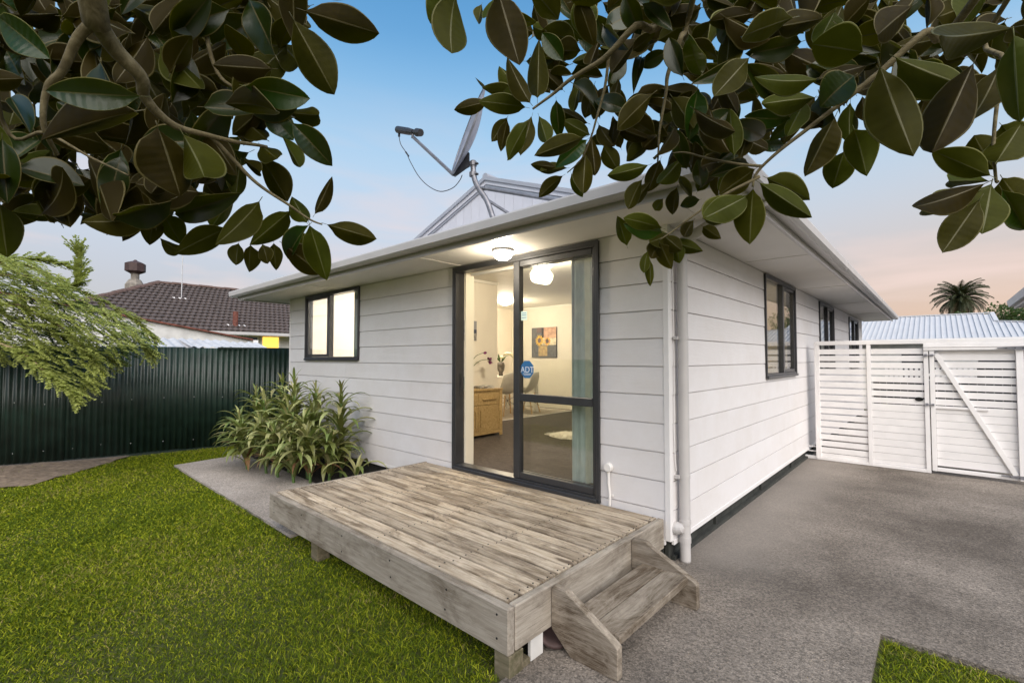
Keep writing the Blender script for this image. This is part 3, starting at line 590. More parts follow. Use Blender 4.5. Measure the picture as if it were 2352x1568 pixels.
# ---- inside the house
FL = .31; CE = 2.56
def slab(name, x0, x1, y0, y1, z0, z1, m): return box(name, x0, x1, y0, y1, z0, z1, m, house)
slab('carpet', -4.27, -.098, .097, 5.05, .20, FL, 'carpet'); slab('carpet', -6.098, -3.70, .1, 2.0, .21, FL-.001, 'carpet'); slab('carpet', -6.098, -.1, 5.15, 11.05, .20, FL, 'carpet')
slab('tile_floor', -6.098, -4.272, 2.10, 5.05, .20, FL-.002, 'floor_tile'); slab('floor_trim', -4.285, -4.262, 2.1, 5.05, FL-.001, FL+.004, 'white_plastic')
slab('ceiling', -6.098, -.098, .097, 11.06, CE, CE+.05, 'ceiling_paint')
slab('interior_wall', -3.70, -3.64, .097, 2.06, FL, CE-.001, 'interior_paint'); slab('interior_wall', -6.098, -3.701, 2.0, 2.06, FL, CE-.001, 'interior_paint')
slab('interior_wall', -6.098, -.098, 5.10, 5.16, FL, CE-.001, 'interior_paint'); slab('interior_wall', -2.9, -2.84, 5.161, 11.0, FL, CE-.001, 'interior_paint'); slab('interior_wall', -2.83, -.098, 8.0, 8.06, FL, CE-.001, 'interior_paint')
slab('skirting_board', -6.09, -.1, 5.086, 5.099, FL, FL+.09, 'jamb_paint'); slab('skirting_board', -3.639, -3.627, .2, 2.05, FL, FL+.09, 'jamb_paint')
slab('cornice', -6.09, -.1, 5.07, 5.099, CE-.04, CE-.001, 'ceiling_paint'); slab('cornice', -3.639, -3.61, .2, 2.05, CE-.04, CE-.001, 'ceiling_paint')

# ---- downpipe on the corner
PX, PY = .066, .10
plain('pipe_paint', (.49, .47, .46), .45, var=.05)
dp = MB().tube([(PX, PY, .0), (PX, PY, .012), (PX, PY, .03), (PX, PY, 2.10), (PX, PY, 2.14), (PX, PY, 2.16), (PX+.01, PY, 2.22), (.30, PY-.05, 2.30), (.60, PY-.1, 2.35), (.63, PY-.1, 2.37)], .036, 20).build('downpipe', 'pipe_paint', house, smooth=True)
for z0, z1, r_ in ((.255, .285, .0395), (.13, .165, .0395), (.165, .172, .0385), (2.12, 2.15, .039)): MB().lathe([(r_, z0), (r_, z1)], 20, (PX, PY, 0)).build('pipe_coupling', 'pipe_paint', dp)
for z in (.57, 1.53):
    MB().lathe([(.0385, z), (.0385, z+.022)], 20, (PX, PY, 0)).box(.017, .05, PY-.06, PY-.03, z, z+.022).build('pipe_clip', 'pipe_paint', dp)
MB().lathe([(.045, 0), (.043, .02), (.03, .05), (.002, .062)], 16).build('pipe_spreader', 'pipe_paint', dp, loc=(.02, .045, .23), rot=(0, R(80), 0))
wire = smooth_path([(.02, .045, 2.2), (.021, .05, 1.7), (.02, .052, 1.45), (.022, .045, 1.2), (.022, .038, .95), (.022, .045, .75), (.024, .062, .62)], 5)
tag(MB().tube(wire, .0035, 6).build('loose_cable', 'trim_paint'), 'thin loose cable hanging beside the white downpipe', 'cable')

jb = thing('junction_box', 'small white round junction box with conduit on wall beside sliding door', 'junction box', (-.455, -.018, .30))
MB().lathe([(.030, -.012), (.033, -.008), (.033, .022), (.028, .027)], 18).build('box_lid', 'white_plastic', jb, loc=(0, -.012, .285), rot=(PI/2, 0, 0), smooth=False)
MB().tube(smooth_path([(0, -.016, .255), (.002, -.018, .17), (.012, -.02, .08), (.008, -.02, .0)], 5), .011, 10).build('conduit', 'white_plastic', jb, smooth=True)
MB().box(-.012, .032, -.008, .0, .072, .086).build('conduit_clip', 'white_plastic', jb)

# ================================================================== DECK
deck = thing('deck', 'weathered grey timber deck in front of the sliding door', 'deck')
DX0, DX1, DY0, DZ = -2.70, -.03, -1.60, .300
def plank(name, L_, W_, T_, loc, mat, parent, rotz=0, bevel=.003, tilt=0):
    return MB().box(-L_/2, L_/2, -W_/2, W_/2, -T_/2, T_/2).build(name, mat, parent, bevel=bevel, loc=loc, rot=(tilt, 0, rotz))
nb = 16; ya, yb = DY0+.047, -.022; bw = (yb-ya)/nb
joins = {0: [.42], 2: [.70], 4: [.36], 5: [.60], 7: [.48], 9: [.30], 11: [.72], 13: [.55]}
for i in range(nb):
    yc = ya+bw*(i+.5); cuts = [0]+joins.get(i, [])+[1]; x0, x1 = DX0+.026, DX1-.052
    for a, b_ in zip(cuts, cuts[1:]):
        xa, xb = x0+(x1-x0)*a+.0015, x0+(x1-x0)*b_-.0015
        if b_ == 1: xb += random.uniform(-.008, .003)
        plank('deck_board', xb-xa, bw-random.uniform(.013, .019), .03, ((xa+xb)/2, yc+random.uniform(-.001, .001), DZ-.017+random.uniform(-.003, .002)), 'deck_wood', deck, tilt=R(random.uniform(-.7, .7)))
plank('front_fascia', DX1-DX0-.002, .044, .205, ((DX0+DX1)/2-.0, DY0+.022, DZ-.1045), 'fascia_wood', deck, bevel=.005)
plank('side_fascia', -DY0-.025-.048, .044, .20, (DX1-.022, DY0/2+.012, DZ-.102), 'fascia_wood', deck, PI/2, bevel=.005)
plank('corner_block', .042, .044, .200, (DX1-.022, DY0+.0705, DZ-.104), 'fascia_wood', deck, bevel=.003) if False else None
plank('edge_trim', -DY0-.05, .022, .13, (DX0+.012, DY0/2+.01, DZ-.067), 'fascia_wood', deck, PI/2, bevel=.002)
for x in (-2.35, -1.2, -.25):
    for y in (-1.05, -.35): plank('joist', -DY0-.1, .045, .14, (x, DY0/2, DZ-.105), 'post_wood', deck, PI/2) if y == -1.05 else None
for x in (-1.90, -.075):
    for y in (-1.548, -.15): box('deck_post', x-.047, x+.047, y-.047, y+.047, -.05, DZ-.206 if y < -1 else DZ-.18, 'post_wood', deck, .003)
box('packing_block', -.055, -.035, -1.44, -1.35, .0, .098, 'plaster', deck, .002); box('packing_timber', -.10, -.03, -1.53, -1.45, .0, .03, 'post_wood', deck, .003)
def stain_screws():
    sm = MB().lathe([(.0045, 0), (.0045, .0022)], 6).mesh('screw', 'void')
    for x in (-2.62, -1.9, -1.2, -.6, -.10):
        for i in range(nb):
            for q in (-.024, .024): link('screw', sm, deck, (x+random.uniform(-.012, .012), ya+bw*(i+.5)+q, DZ-.0018))
    for x, z in ((-.10, .255), (-.10, .15), (-.45, .25), (-.46, .15), (-.95, .25), (-.94, .16), (-1.5, .25), (-1.5, .15), (-2.1, .25), (-2.1, .16), (-2.6, .25), (-2.6, .16)):
        MB().lathe([(.0055, 0), (.0055, .002)], 8).build('screw', 'void', deck, loc=(x, DY0+.0005, z), rot=(PI/2, 0, 0))
stain_screws()

steps = thing('garden_step', 'weathered two-board timber step fixed to the deck side', 'step')
prof = [(.003, .288), (.012, .296), (.085, .296), (.098, .288), (.350, .150), (.362, .138), (.362, .003), (.35, .0), (.112, .0), (.003, .095)]
for y, dx_ in ((-1.275, 0), (-.47, .035)):
    MB().prism([(x*(1+dx_*2.9)-.03+.0, z) for x, z in prof], -.021, .021, axis=1).build('stringer', 'step_wood', steps, bevel=.003, loc=(0, y, 0))
def tread(x, w): plank('tread', .757, w, .042, (x, -.8725, .152), 'step_wood', steps, PI/2, bevel=.004)
tread(.110, .132); tread(.250, .140)
pot = thing('upturned_pot', 'dark plastic plant pot lying under the deck by the step', 'pot', (-.12, -1.22, .0))
MB().lathe([(.075, 0), (.10, .09), (.108, .09), (.108, .105), (.09, .105), (.065, .02)], 20).build('pot_body', 'terracotta', pot, loc=(.02, .0, .075), rot=(R(70), 0, R(60)), smooth=True)

# ================================================================== LAMPS
def ceiling_lamp(name, label, loc, r, watts, out=False, col=(1, .86, .64)):
    t = thing(name, label, 'light', loc, 'lit round ceiling lights')
    MB().lathe([(r*1.08, 0), (r*1.08, -.014), (r*1.0, -.018)], 28).build('lamp_base', 'grey_steel' if out else 'white_plastic', t)
    MB().lathe([(r*.97, -.018), (r*.97, -.04), (r*.86, -.066), (r*.55, -.085), (r*.1, -.092)], 28).build('lamp_shade', 'lamp_glass', t, smooth=True)
    l = bpy.data.lights.new('bulb', 'POINT'); l.energy = watts; l.color = col; l.shadow_soft_size = r*.9
    o = bpy.data.objects.new('bulb', l); COL.objects.link(o); o.parent = t; o.location = (0, 0, -.16)
ceiling_lamp('ceiling_light', 'lit round light under the eave above the sliding door', (-1.355, -.235, 2.330), .085, 4.6, True)
ceiling_lamp('ceiling_light', 'lit round ceiling light inside, near the sliding door', (-1.98, 1.12, CE), .125, 23)
ceiling_lamp('ceiling_light', 'lit round ceiling light inside, above the white dining table', (-5.02, 3.72, CE), .13, 24)
ceiling_lamp('ceiling_light', 'lit ceiling light in the bedroom behind the small front window', (-4.7, 1.15, CE),   .14, 34, col=(1, .95, .90))

# ================================================================== FURNITURE SEEN THROUGH THE DOOR
sb = thing('sideboard', 'light oak sideboard with two drawers and two doors against the wall', 'sideboard', (-3.44, 1.28, FL))
box('carcass', -.175, .178, -.475, .475, .035, .635, 'oak', sb, .003); box('top_board', -.185, .195, -.49, .49, .636, .665, 'oak', sb, .003)
for y in (-.44, .455): box('side_post', .1785, .19, y-.03, y+.03, .0, .634, 'oak', sb, .002)
box('plinth', .1785, .186, -.409, .424, .04, .085, 'oak', sb, .002)
for y0, y1, h0 in ((-.405, .005, -.2), (.012, .42, .216)):
    d_ = box('drawer', .1785, .187, y0, y1, .445, .60, 'oak', sb, .003); hb = MB().box(.0, .018, -.13, .13, -.008, .008).build('handle', 'oak', d_, bevel=.002, loc=(.006, 0, 0))
    d_ = box('cupboard_door', .1785, .187, y0, y1, .09, .435, 'oak', sb, .003); MB().box(.0, .015, -.012, .012, -.11, .11).build('handle', 'oak', d_, bevel=.002, loc=(.006, (.16 if y0 < 0 else -.16), .0))
vs = thing('bottle_vase', 'clear pale green bottle vase holding two drooping purple flowers', 'vase', (-3.42, 1.235, FL+.666))
MB().lathe([(.05, .0), (.058, .01), (.058, .14), (.05, .17), (.022, .19), (.02, .235), (.024, .24), (.020, .238), (.018, .19), (.046, .165), (.054, .14), (.054, .012)], 24).build('bottle', 'bottle_glass', vs, smooth=True)
for pts in ([(0, .02, .02), (.0, .03, .2), (.0, .08, .35), (.0, .16, .45), (.0, .27, .49), (.0, .32, .50)], [(.01, .0, .02), (.01, .02, .2), (.01, .09, .30), (.02, .22, .385), (.02, .36, .405), (.02, .41, .40)]):
    MB().tube(smooth_path(pts, 5), .0045, 6).build('flower_stem', 'stem_green', vs, smooth=True)
for k in range(9):
    a = random.uniform(0, 6.28); z = random.uniform(.2, .31); MB().add([(0, 0, 0), (.012, .0, .03), (0, 0, .07), (-.012, 0, .03)], [(0, 1, 2, 3)]).build('flower_leaf', 'stem_green', vs, loc=(0, .03+.15*(z-.2), z), rot=(random.uniform(-.6, .9), random.uniform(-.5, .5), a))
MB().lathe([(.003, -.03), (.017, -.01), (.020, .01), (.012, .03), (.002, .04)], 10).build('flower_bud', 'purple_petal', vs, loc=(0, .34, .50), rot=(R(-80), 0, 0), smooth=True)
for k in range(14):
    a = k*.9; MB().add([(0, 0, 0), (.024, .0, .025), (.012, 0, .06), (-.012, 0, .06), (-.024, 0, .025)], [(0, 1, 2, 3, 4)]).build('petal', 'purple_petal', vs, loc=(.02, .42, .39), rot=(random.uniform(.6, 2.6), 0, a))
mg = thing('magazine_stack', 'grey magazines lying on top of the oak sideboard', 'magazines', (-3.42, 1.56, FL+.6665))
for k in range(3): box('magazine', -.09, .09, -.12, .12, k*.012, k*.012+.011, 'paper', mg).rotation_euler = (0, 0, .25*k-.2)
# dining table, two shell chairs
tb = thing('dining_table', 'white dining table with slab legs in the lit room', 'table', (-5.15, 3.55, FL))
box('table_top', -.43, .43, -.85, .85, .70, .74, 'table_white', tb, .004)
for x in (-.40, .40):
    for y in (-.80, .80): box('leg', x-.03, x+.03, y-.045, y+.045, 0, .699, 'table_white', tb, .004)
def shell_chair(label, loc, rz):
    t = thing('shell_chair', label, 'chair', loc, 'moulded shell chairs at the dining table', (0, 0, rz))
    mb = MB(); nu, nv = 9, 11; vs_ = []
    for i in range(nv):
        s_ = i/(nv-1)
        if s_ < .5: px, pz, wd = .22-.44*s_*.95, .43-.03*math.sin(s_*2*PI*.5), .22
        else:
            q = (s_-.5)*2; px, pz, wd = .011-.22*math.sin(min(1, q*1.2)*PI/2)*1.0+.0, .40+.42*q**1.25, .225*(1-.18*q**3)
        for j in range(nu):
            c = (j/(nu-1))*2-1; ed = abs(c)**2.4; vs_.append((px+ed*(.05 if s_ > .45 else 0), c*wd, pz+ed*(.05 if s_ < .6 else .0)-(.05*ed*max(0, s_-.85)/.15)))
    fs_ = [(i*nu+j, i*nu+j+1, (i+1)*nu+j+1, (i+1)*nu+j) for i in range(nv-1) for j in range(nu-1)]
    mb.add(vs_, fs_); o = mb.build('shell', 'chair_shell', t, smooth=True); md = o.modifiers.new('solid', 'SOLIDIFY'); md.thickness = .008
    for x in (-.17, .19):
        for y in (-.19, .19): MB().tube([(x*.55, y*.6, .39), (x*1.05, y*1.05, .0)], [.014, .010], 8).build('leg', 'beech', t)
    MB().tube([(.1, -.11, .36), (-.17, .18, .14)], .004, 6).tube([(.1, .11, .36), (-.17, -.18, .14)], .004, 6).tube([(-.1, -.11, .36), (.18, .18, .14)], .004, 6).tube([(-.1, .11, .36), (.18, -.18, .14)], .004, 6).build('wire_brace', 'black_steel', t)
    return t
shell_chair('grey shell chair at the table, beside the flower bottle sideboard', (-4.76, 3.50, FL), R(165)+0)
shell_chair('grey shell chair at the table end, below the sunflower painting', (-4.72, 4.06, FL), R(195)+0)
fv = thing('flower_vase', 'dark draped stone vase of white flowers on dining table', 'vase', (-5.05, 3.62, FL+.741))
MB().lathe([(.05, 0), (.045, .03), (.04, .06), (.07, .11), (.085, .2), (.07, .26), (.04, .27)], 14, sx=.8, sy=1.1).build('vase_body', 'vase_dark', fv, smooth=True)
for k in range(26):
    a = random.uniform(0, 6.28); s_ = random.uniform(.7, 1.2)
    MB().add([(0, 0, 0), (.016, 0, .09), (0, .006, .20), (-.016, 0, .09)], [(0, 1, 2, 3)]).build('flower_leaf', 'stem_green', fv, loc=(0, 0, .25), rot=(random.uniform(-.8, .8), random.uniform(-.5, .5), a)).scale = (s_, s_, s_)
for p in ((.0, .02, .36), (.02, .18, .44), (.03, .23, .43), (.02, .28, .42), (.02, .35, .36), (-.02, .15, .42)):
    MB().lathe([(.004, -.02), (.035, -.005), (.045, .015), (.02, .03), (.004, .035)], 10).build('bloom', 'cream_petal', fv, loc=p, rot=(random.uniform(-.6, .6), random.uniform(-.6, .6), 0), smooth=True)
MB().tube(smooth_path([(0, 0, .25), (.01, .12, .38), (.02, .25, .41), (.02, .36, .34)], 4), .005, 6).build('flower_stem', 'stem_green', fv)
# painting of sunflowers (plain generic still life)
pt = thing('sunflower_painting', 'square canvas painting of yellow sunflowers on the far wall', 'painting', (-5.11, 5.098, 1.75))
box('canvas', -.35, .35, -.03, 0, -.335, .335, 'void', pt)
pm = {}
for nm, c in (('paint_slate', (.08, .085, .08)), ('paint_peach', (.52, .30, .19)), ('paint_brown', (.10, .06, .05)), ('paint_cream', (.6, .52, .36)), ('paint_ochre', (.36, .25, .10)), ('paint_yellow', (.72, .42, .02)), ('paint_orange', (.65, .22, .02))): plain(nm, c, .7, var=.35, vscale=14)
for x0, x1, z0, z1, m_ in ((-.345, -.06, -.33, .33, 'paint_slate'), (-.058, .345, -.33, -.06, 'paint_slate'), (0.0, .345, .10, .33, 'paint_peach'), (-.20, -.061, .22, .33, 'paint_brown'), (-.058, .345, -.058, .098, 'paint_cream'), (-.15, .10, -.30, -.07, 'paint_ochre')):
    dp_ = -.0312 if m_ not in ('paint_brown', 'paint_ochre') else -.0322
    MB().box(x0, x1, dp_, -.0303, z0, z1).build('painted_patch', m_, pt)
for cx_, cz_, r_, m_ in ((-.12, .05, .13, 'paint_yellow'), (.10, .03, .11, 'paint_orange')):
    for k in range(13):
        a = k*2*PI/13; r2 = r_*random.uniform(.85, 1.1); p = [(cx_+.03*math.cos(a), cz_+.03*math.sin(a)), (cx_+r2*.65*math.cos(a-.22), cz_+r2*.65*math.sin(a-.22)), (cx_+r2*math.cos(a), cz_+r2*math.sin(a)), (cx_+r2*.65*math.cos(a+.22), cz_+r2*.65*math.sin(a+.22))]
        MB().prism(p, -.0345, -.0323, axis=1).build('painted_petal', 'paint_yellow' if k % 3 else m_, pt)
    MB().prism([(cx_+.045*math.cos(k), cz_+.055*math.sin(k)) for k in [i*.785 for i in range(8)]], -.0355, -.0346, axis=1).build('painted_centre', 'paint_brown', pt)
ps = thing('seascape_print', 'small print of a grey sea over rocks above the sideboard', 'picture', (-3.639, 1.45, 1.80))
plain('print_sky', (.30, .30, .33), .6, var=.15); plain('print_sea', (.05, .06, .11), .6, var=.3, vscale=14); plain('print_foam', (.34, .32, .31), .6, var=.7, vscale=22)
box('print_board', 0, .012, -.20, .16, -.145, .145, 'void', ps)
MB().box(.0121, .013, -.2, .16, .02, .145).build('print_sky', 'print_sky', ps); MB().box(.0121, .013, -.2, .16, -.035, .0198).build('print_sea', 'print_sea', ps); MB().box(.0121, .013, -.2, .16, -.145, -.0352).build('print_foam', 'print_foam', ps)
# sheepskin
bm_ = bmesh.new(); bmesh.ops.create_grid(bm_, x_segments=40, y_segments=26, size=1)
for v in bm_.verts:
    x, y = v.co.x, v.co.y; a = math.atan2(y, x); rr_ = 1+.18*math.cos(2*a)+.08*math.sin(5*a); m_ = max(abs(x), abs(y)) or 1; l_ = math.hypot(x, y) or 1
    k = m_/l_*rr_; v.co = Vector((x*k*.40, y*k*.33, .02+.022*abs(noise.noise(Vector((x*9, y*9, 0))))+.03*max(0, 1-(m_**4))-.02*m_**6))
me_ = bpy.data.meshes.new('sheepskin_rug'); bm_.to_mesh(me_); bm_.free(); me_.materials.append(MATS['fleece'])
rug = tag(link('sheepskin_rug', me_, None, (-2.28, 2.38, FL), (0, 0, R(35))), 'shaggy cream sheepskin rug lying on the brown carpet', 'rug'); 
fur = MB()
for i in range(3200):
    a = random.uniform(0, 2*PI); q = math.sqrt(random.random()); rr_ = (1+.18*math.cos(2*a)+.10*math.sin(5*a)+.05*math.sin(11*a))*q; p = Vector((math.cos(a)*rr_*.42, math.sin(a)*rr_*.345, .028*(1-q**5)+.008)); dv = Vector((math.cos(a)+random.gauss(0, .8), math.sin(a)+random.gauss(0, .8), random.uniform(.1, .9))).normalized()*random.uniform(.025, .05); sd2 = dv.cross(Vector((0, 0, 1))).normalized()*.004
    fur.add([p-sd2, p+sd2, p+dv], [(0, 1, 2)])
stuff(fur.build('wool', 'fleece', rug)); rug.data.polygons.foreach_set('use_smooth', [True]*len(rug.data.polygons))
# blinds
vb = thing('vertical_blind', 'pale teal vertical blind gathered beside the sliding door', 'blind', (0, 0, .36))
plain('blind_cloth', (.54, .61, .57), .7, var=.1, vscale=12)
for k in range(9): box('blind_slat', -.001, .001, -.045, .045, 0, 1.86, 'blind_cloth', vb).location = (-.87+.016*k, .155, .95); 
for o in [c for c in vb.children]: o.rotation_euler = (0, 0, R(random.choice((-62, -48, -20, -30, -75))))
box('head_rail', -2.15, -.62, .13, .17, 1.885, 1.92, 'white_plastic', vb)
cu = thing('bedroom_curtain', 'teal curtain hanging at the edge of the small front window', 'curtain', (-4.385, .13, 1.2))
mb = MB(); pts = [(-.10+.20*i/24, .012*math.sin(i*1.3)) for i in range(25)]
mb.add([(x, y, 0) for x, y in pts]+[(x, y, 1.18) for x, y in pts], [(i, i+1, i+26, i+25) for i in range(24)]); o_ = mb.build('curtain_cloth', 'curtain', cu, smooth=True); o_.modifiers.new('s', 'SOLIDIFY').thickness = .003
plain('net_curtain', (.70, .68, .64), .8, var=.05)
def net(label, y0, y1):
    c = thing('net_curtain', label, 'curtain', (-.14, y0, 1.0), 'net curtains in the side windows'); n_ = int((y1-y0)*40); p_ = [((y1-y0)*i/n_, .014*math.sin(i*.9)) for i in range(n_+1)]
    o = MB().add([(x, y, 0) for y, x in p_]+[(x, y, 1.34) for y, x in p_], [(i, i+1, i+n_+2, i+n_+1) for i in range(n_)]).build('curtain_cloth', 'net_curtain', c, smooth=True); o.modifiers.new('s', 'SOLIDIFY').thickness = .003
net('pale net curtain inside the side window nearest the downpipe corner', 3.95, 4.45); net('pale net curtain inside the side window just behind the gate fence', 5.75, 7.6); net('pale net curtain inside the last side window before the back corner', 9.1, 10.9)
ws = thing('wall_switch', 'white power switch on the bedroom wall behind the window', 'switch', (-5.02, 1.998, 1.50)); box('switch_plate', -.06, .06, -.01, 0, -.04, .04, 'white_plastic', ws, .003); box('switch_key', -.012, .012, -.014, -.0101, -.015, .015, 'jamb_paint', ws, .001)

# ================================================================== SATELLITE DISH
YD = -.35
foot = Vector((-1.335, -.36, 2.548))
dish = thing('satellite_dish', 'grey satellite dish on a bent pole above the gutter', 'satellite dish', foot)
def dl(v): return Vector(v)-foot
def dpx(x, y, Y=YD): return dl(onp(x, y, 1, Y))
pole = smooth_path([Vector((0, 0, -.01)), dpx(1119, 462), dpx(1098, 430), dpx(1089, 405), dpx(1087, 370)], 6)
MB().tube(pole, .024, 12).build('pole', 'grey_steel', dish, smooth=True)
MB().box(-.06, .06, -.05, .05, -.012, .0).build('foot_plate', 'grey_steel', dish, bevel=.002, rot=(R(20), 0, 0))
MB().tube([dpx(1100, 431), dl(Vector((-.62, -.28, 2.56)))], .014, 8).build('stay', 'grey_steel', dish); MB().tube([dpx(1108, 452), dpx(1168, 490, -.28)], .013, 8).build('stay', 'grey_steel', dish)
b0, b1 = dpx(1040, 398), dpx(1112, 205); ax_ = (b1-b0).normalized(); vw = (foot+(b0+b1)/2-CAM).normalized(); nn = ax_.cross(vw).normalized()
if nn.dot(Vector((-1, -1, 0))) < 0: nn = -nn
nn = (nn-.06*vw).normalized(); nn = (nn-ax_*nn.dot(ax_)).normalized(); sd_ = nn.cross(ax_); rad = (b1-b0).length/2; cen = (b0+b1)/2
mb = MB(); rings, seg = 6, 28; vs_ = []
for i in range(rings+1):
    q = i/rings
    for j in range(seg):
        a = 2*PI*j/seg; vs_.append(cen+(ax_*math.sin(a)+sd_*math.cos(a)*.92)*rad*max(q, .01)+nn*(.075*(q*q-1)))
fs_ = [(i*seg+j, i*seg+(j+1) % seg, (i+1)*seg+(j+1) % seg, (i+1)*seg+j) for i in range(rings) for j in range(seg)]
o_ = mb.add(vs_, fs_).build('reflector', 'dish_face', dish, smooth=True); md = o_.modifiers.new('s', 'SOLIDIFY'); md.thickness = .006
mb = MB(); rim = [vs_[rings*seg+j] for j in range(seg)]; mb.tube(rim+[rim[0]], .010, 6, cap=False).build('reflector_rim', 'grey_steel', dish)
bk = [dpx(*p) for p in ((1036, 402), (1042, 392), (1062, 362), (1070, 346), (1079, 352), (1079, 384), (1072, 388), (1046, 407))]; off = vw*.05
mb = MB(); n_ = len(bk); mb.add(bk+[p+off for p in bk], [tuple(range(n_)), tuple(range(2*n_-1, n_-1, -1))]+[(i, (i+1) % n_, (i+1) % n_+n_, i+n_) for i in range(n_)]); mb.build('bracket', 'grey_steel', dish)
for y0_, y1_ in ((374, 380), (398, 404)):
    MB().tube([dpx(1083, (y0_+y1_)/2), dpx(1098, (y0_+y1_)/2-1)], .010, 6).build('clamp_bolt', 'black_steel', dish)
    p = dpx(1087, (y0_+y1_)/2); MB().lathe([(.034, -.018), (.034, .018)], 12, p).build('clamp', 'grey_steel', dish)
arm0, arm1 = dpx(1042, 402), dpx(948, 314); MB().tube([arm0, arm1], .017, 4).build('feed_arm', 'grey_steel', dish)
f0, f1, f2 = dpx(914, 298), dpx(950, 304), dpx(967, 305); MB().tube([f0, f0+(f1-f0)*.7, f1], [.036, .036, .028], 12).build('feed_horn', 'dark_plastic', dish, smooth=False)
MB().tube([f1, f1+(f2-f1)*.4, f1+(f2-f1)*.45, f2], [.020, .020, .040, .036], 12).build('feed_cap', 'dark_plastic', dish); MB().tube([dpx(917, 302), dpx(917, 314)], .012, 8).build('feed_plug', 'dark_plastic', dish); MB().tube([dpx(950, 300), dpx(947, 318)], .012, 6).build('feed_bracket', 'grey_steel', dish)
MB().tube(smooth_path([dpx(*p) for p in ((917, 314), (921, 332), (934, 352), (943, 372), (962, 405), (985, 428), (1012, 440), (1040, 432), (1056, 415), (1062, 402))], 5), .004, 6).tube([dpx(932, 349), dpx(939, 359)], .008, 6).build('feed_cable', 'dark_plastic', dish)

# ================================================================== GATE AND SLAT FENCE beside the house
GYP = 4.58
def slat_run(parent, x0, x1, zs, hgts, y=0, th=.02):
    for z, h_ in zip(zs, hgts): box('slat', x0, x1, y-th/2, y+th/2, z-h_/2, z+h_/2, 'gate_paint', parent, .002).location.y += random.uniform(-.0015, .0015)
zs_all = [1.487-.0898*i for i in range(16)]
sf = thing('slat_fence', 'white horizontal slat fence between the house and the gate', 'fence', (0, GYP, 0))
slat_run(sf, .162, .692, zs_all, [.070]*16)
slat_run(sf, .737, 1.255, zs_all, [.069 if z > .82 else .0865 for z in zs_all])
slat_run(sf, .162, .692, [.073], [.05]); slat_run(sf, .737, 1.255, [.072], [.045])
for x0, x1 in ((.132, .168), (.693, .736), (1.256, 1.300)): box('post', x0, x1, -.032, .03, .02, 1.577, 'gate_paint', sf, .002)
box('top_rail', .132, 2.9, -.035, .05, 1.578, 1.632, 'gate_paint', sf, .004); box('header', 1.2565, 2.9, -.045, .02, 1.497, 1.5775, 'gate_paint', sf, .003); box('header_trim', 1.2565, 2.9, -.052, -.0455, 1.535, 1.542, 'gate_paint', sf)
box('ground_rail', -.055, 1.300, -.03, .025, .003, .045, 'gate_paint', sf, .003); box('edge_trim', .112, .1315, -.045, .0, .02, 1.62, 'gate_paint', sf, .002)
for z in (.10, .165): box('filler_slat', -.03, .130, .0, .02, z, z+.014, 'gate_paint', sf, .001)
MB().lathe([(.001, 0), (.040, 0), (.040, .008), (.034, .008), (.034, .002), (.001, .002)], 20, sx=1, sy=.62).build('hole_shade_disc', 'void', sf, loc=(1.205, -.0115, .893), rot=(PI/2, 0, 0))  # black disc on the slat face: painted shade in place of an opening
gt = thing('timber_gate', 'white slatted timber gate with one diagonal brace and strap hinges', 'gate', (1.31, GYP, 0))
box('stile', .0, .045, -.035, .01, .035, 1.49, 'gate_paint', gt, .003); box('stile', .725, .785, -.035, .01, .035, 1.49, 'gate_paint', gt, .003)
zs_g = [1.41-.0905*i for i in range(15)]
for i, z in enumerate(zs_g): box('slat', .046, .724, .011, .03, z-(.036 if z > .86 else .0435), z+(.036 if z > .86 else .0435), 'gate_paint', gt, .002)
box('cross_rail', .046, .5, -.012, .010, .79, .82, 'gate_paint', gt, .002); box('bottom_rail', .046, .724, -.02, .010, .035, .078, 'gate_paint', gt, .003); box('head_rail', .046, .724, .0312, .05, 1.44, 1.495, 'gate_paint', gt, .002)
p0, p1 = Vector((.06, 0, 1.455)), Vector((.70, 0, .085)); dv = (p1-p0); Lb = dv.length
MB().box(-Lb/2, Lb/2, -.021, .010, -.024, .024).build('brace', 'gate_paint', gt, bevel=.002, loc=(p0+p1)/2, rot=(0, math.atan2(-dv.z, dv.x), 0))
for z in (1.515, .075): 
    hg = MB().prism([(.58, z-.006), (.80, z-.022), (.80, z+.022), (.58, z+.006)], -.060 if z > 1 else -.044, -.053 if z > 1 else -.037, axis=1).build('strap_hinge', 'grey_steel', gt)
    for xx in (.65, .72, .78): MB().lathe([(.006, 0), (.006, .003)], 8).build('hinge_bolt', 'black_steel', gt, loc=(xx, -.0605 if z > 1 else -.0445, z), rot=(PI/2, 0, 0))
for z, L_ in ((1.437, .10), (.835, .075)):
    MB().tube([(-.045, -.048, z), (-.045+L_, -.048, z)], .005, 8).box(-.045, -.02, -.052, -.0355, z-.016, z+.016).box(.01, .035, -.052, -.0355, z-.012, z+.012).build('latch_bolt', 'grey_steel', gt)

# things beyond the gate
plain('dark_paint', (.012, .012, .013), .5)
pf = thing('picket_fence', 'low white picket fence in the yard behind the gate', 'fence', (0, 12.6, 0))
for k in range(38): box('picket', .35+k*.10, .35+k*.10+.062, -.01, .01, .05, 1.16, 'gate_paint', pf)
for z in (.3, .95): box('rail', .3, 4.2, .0105, .05, z, z+.07, 'gate_paint', pf)
bd = thing('dark_board_fence', 'low dark board fence seen through the lower gate gaps', 'fence', (0, 11.4, 0))
for k in range(40): box('board', .2+k*.13, .2+k*.13+.124, -.01, .01, .0, 1.30 if .2+k*.13 > 1.95 else .88, 'dark_paint', bd)

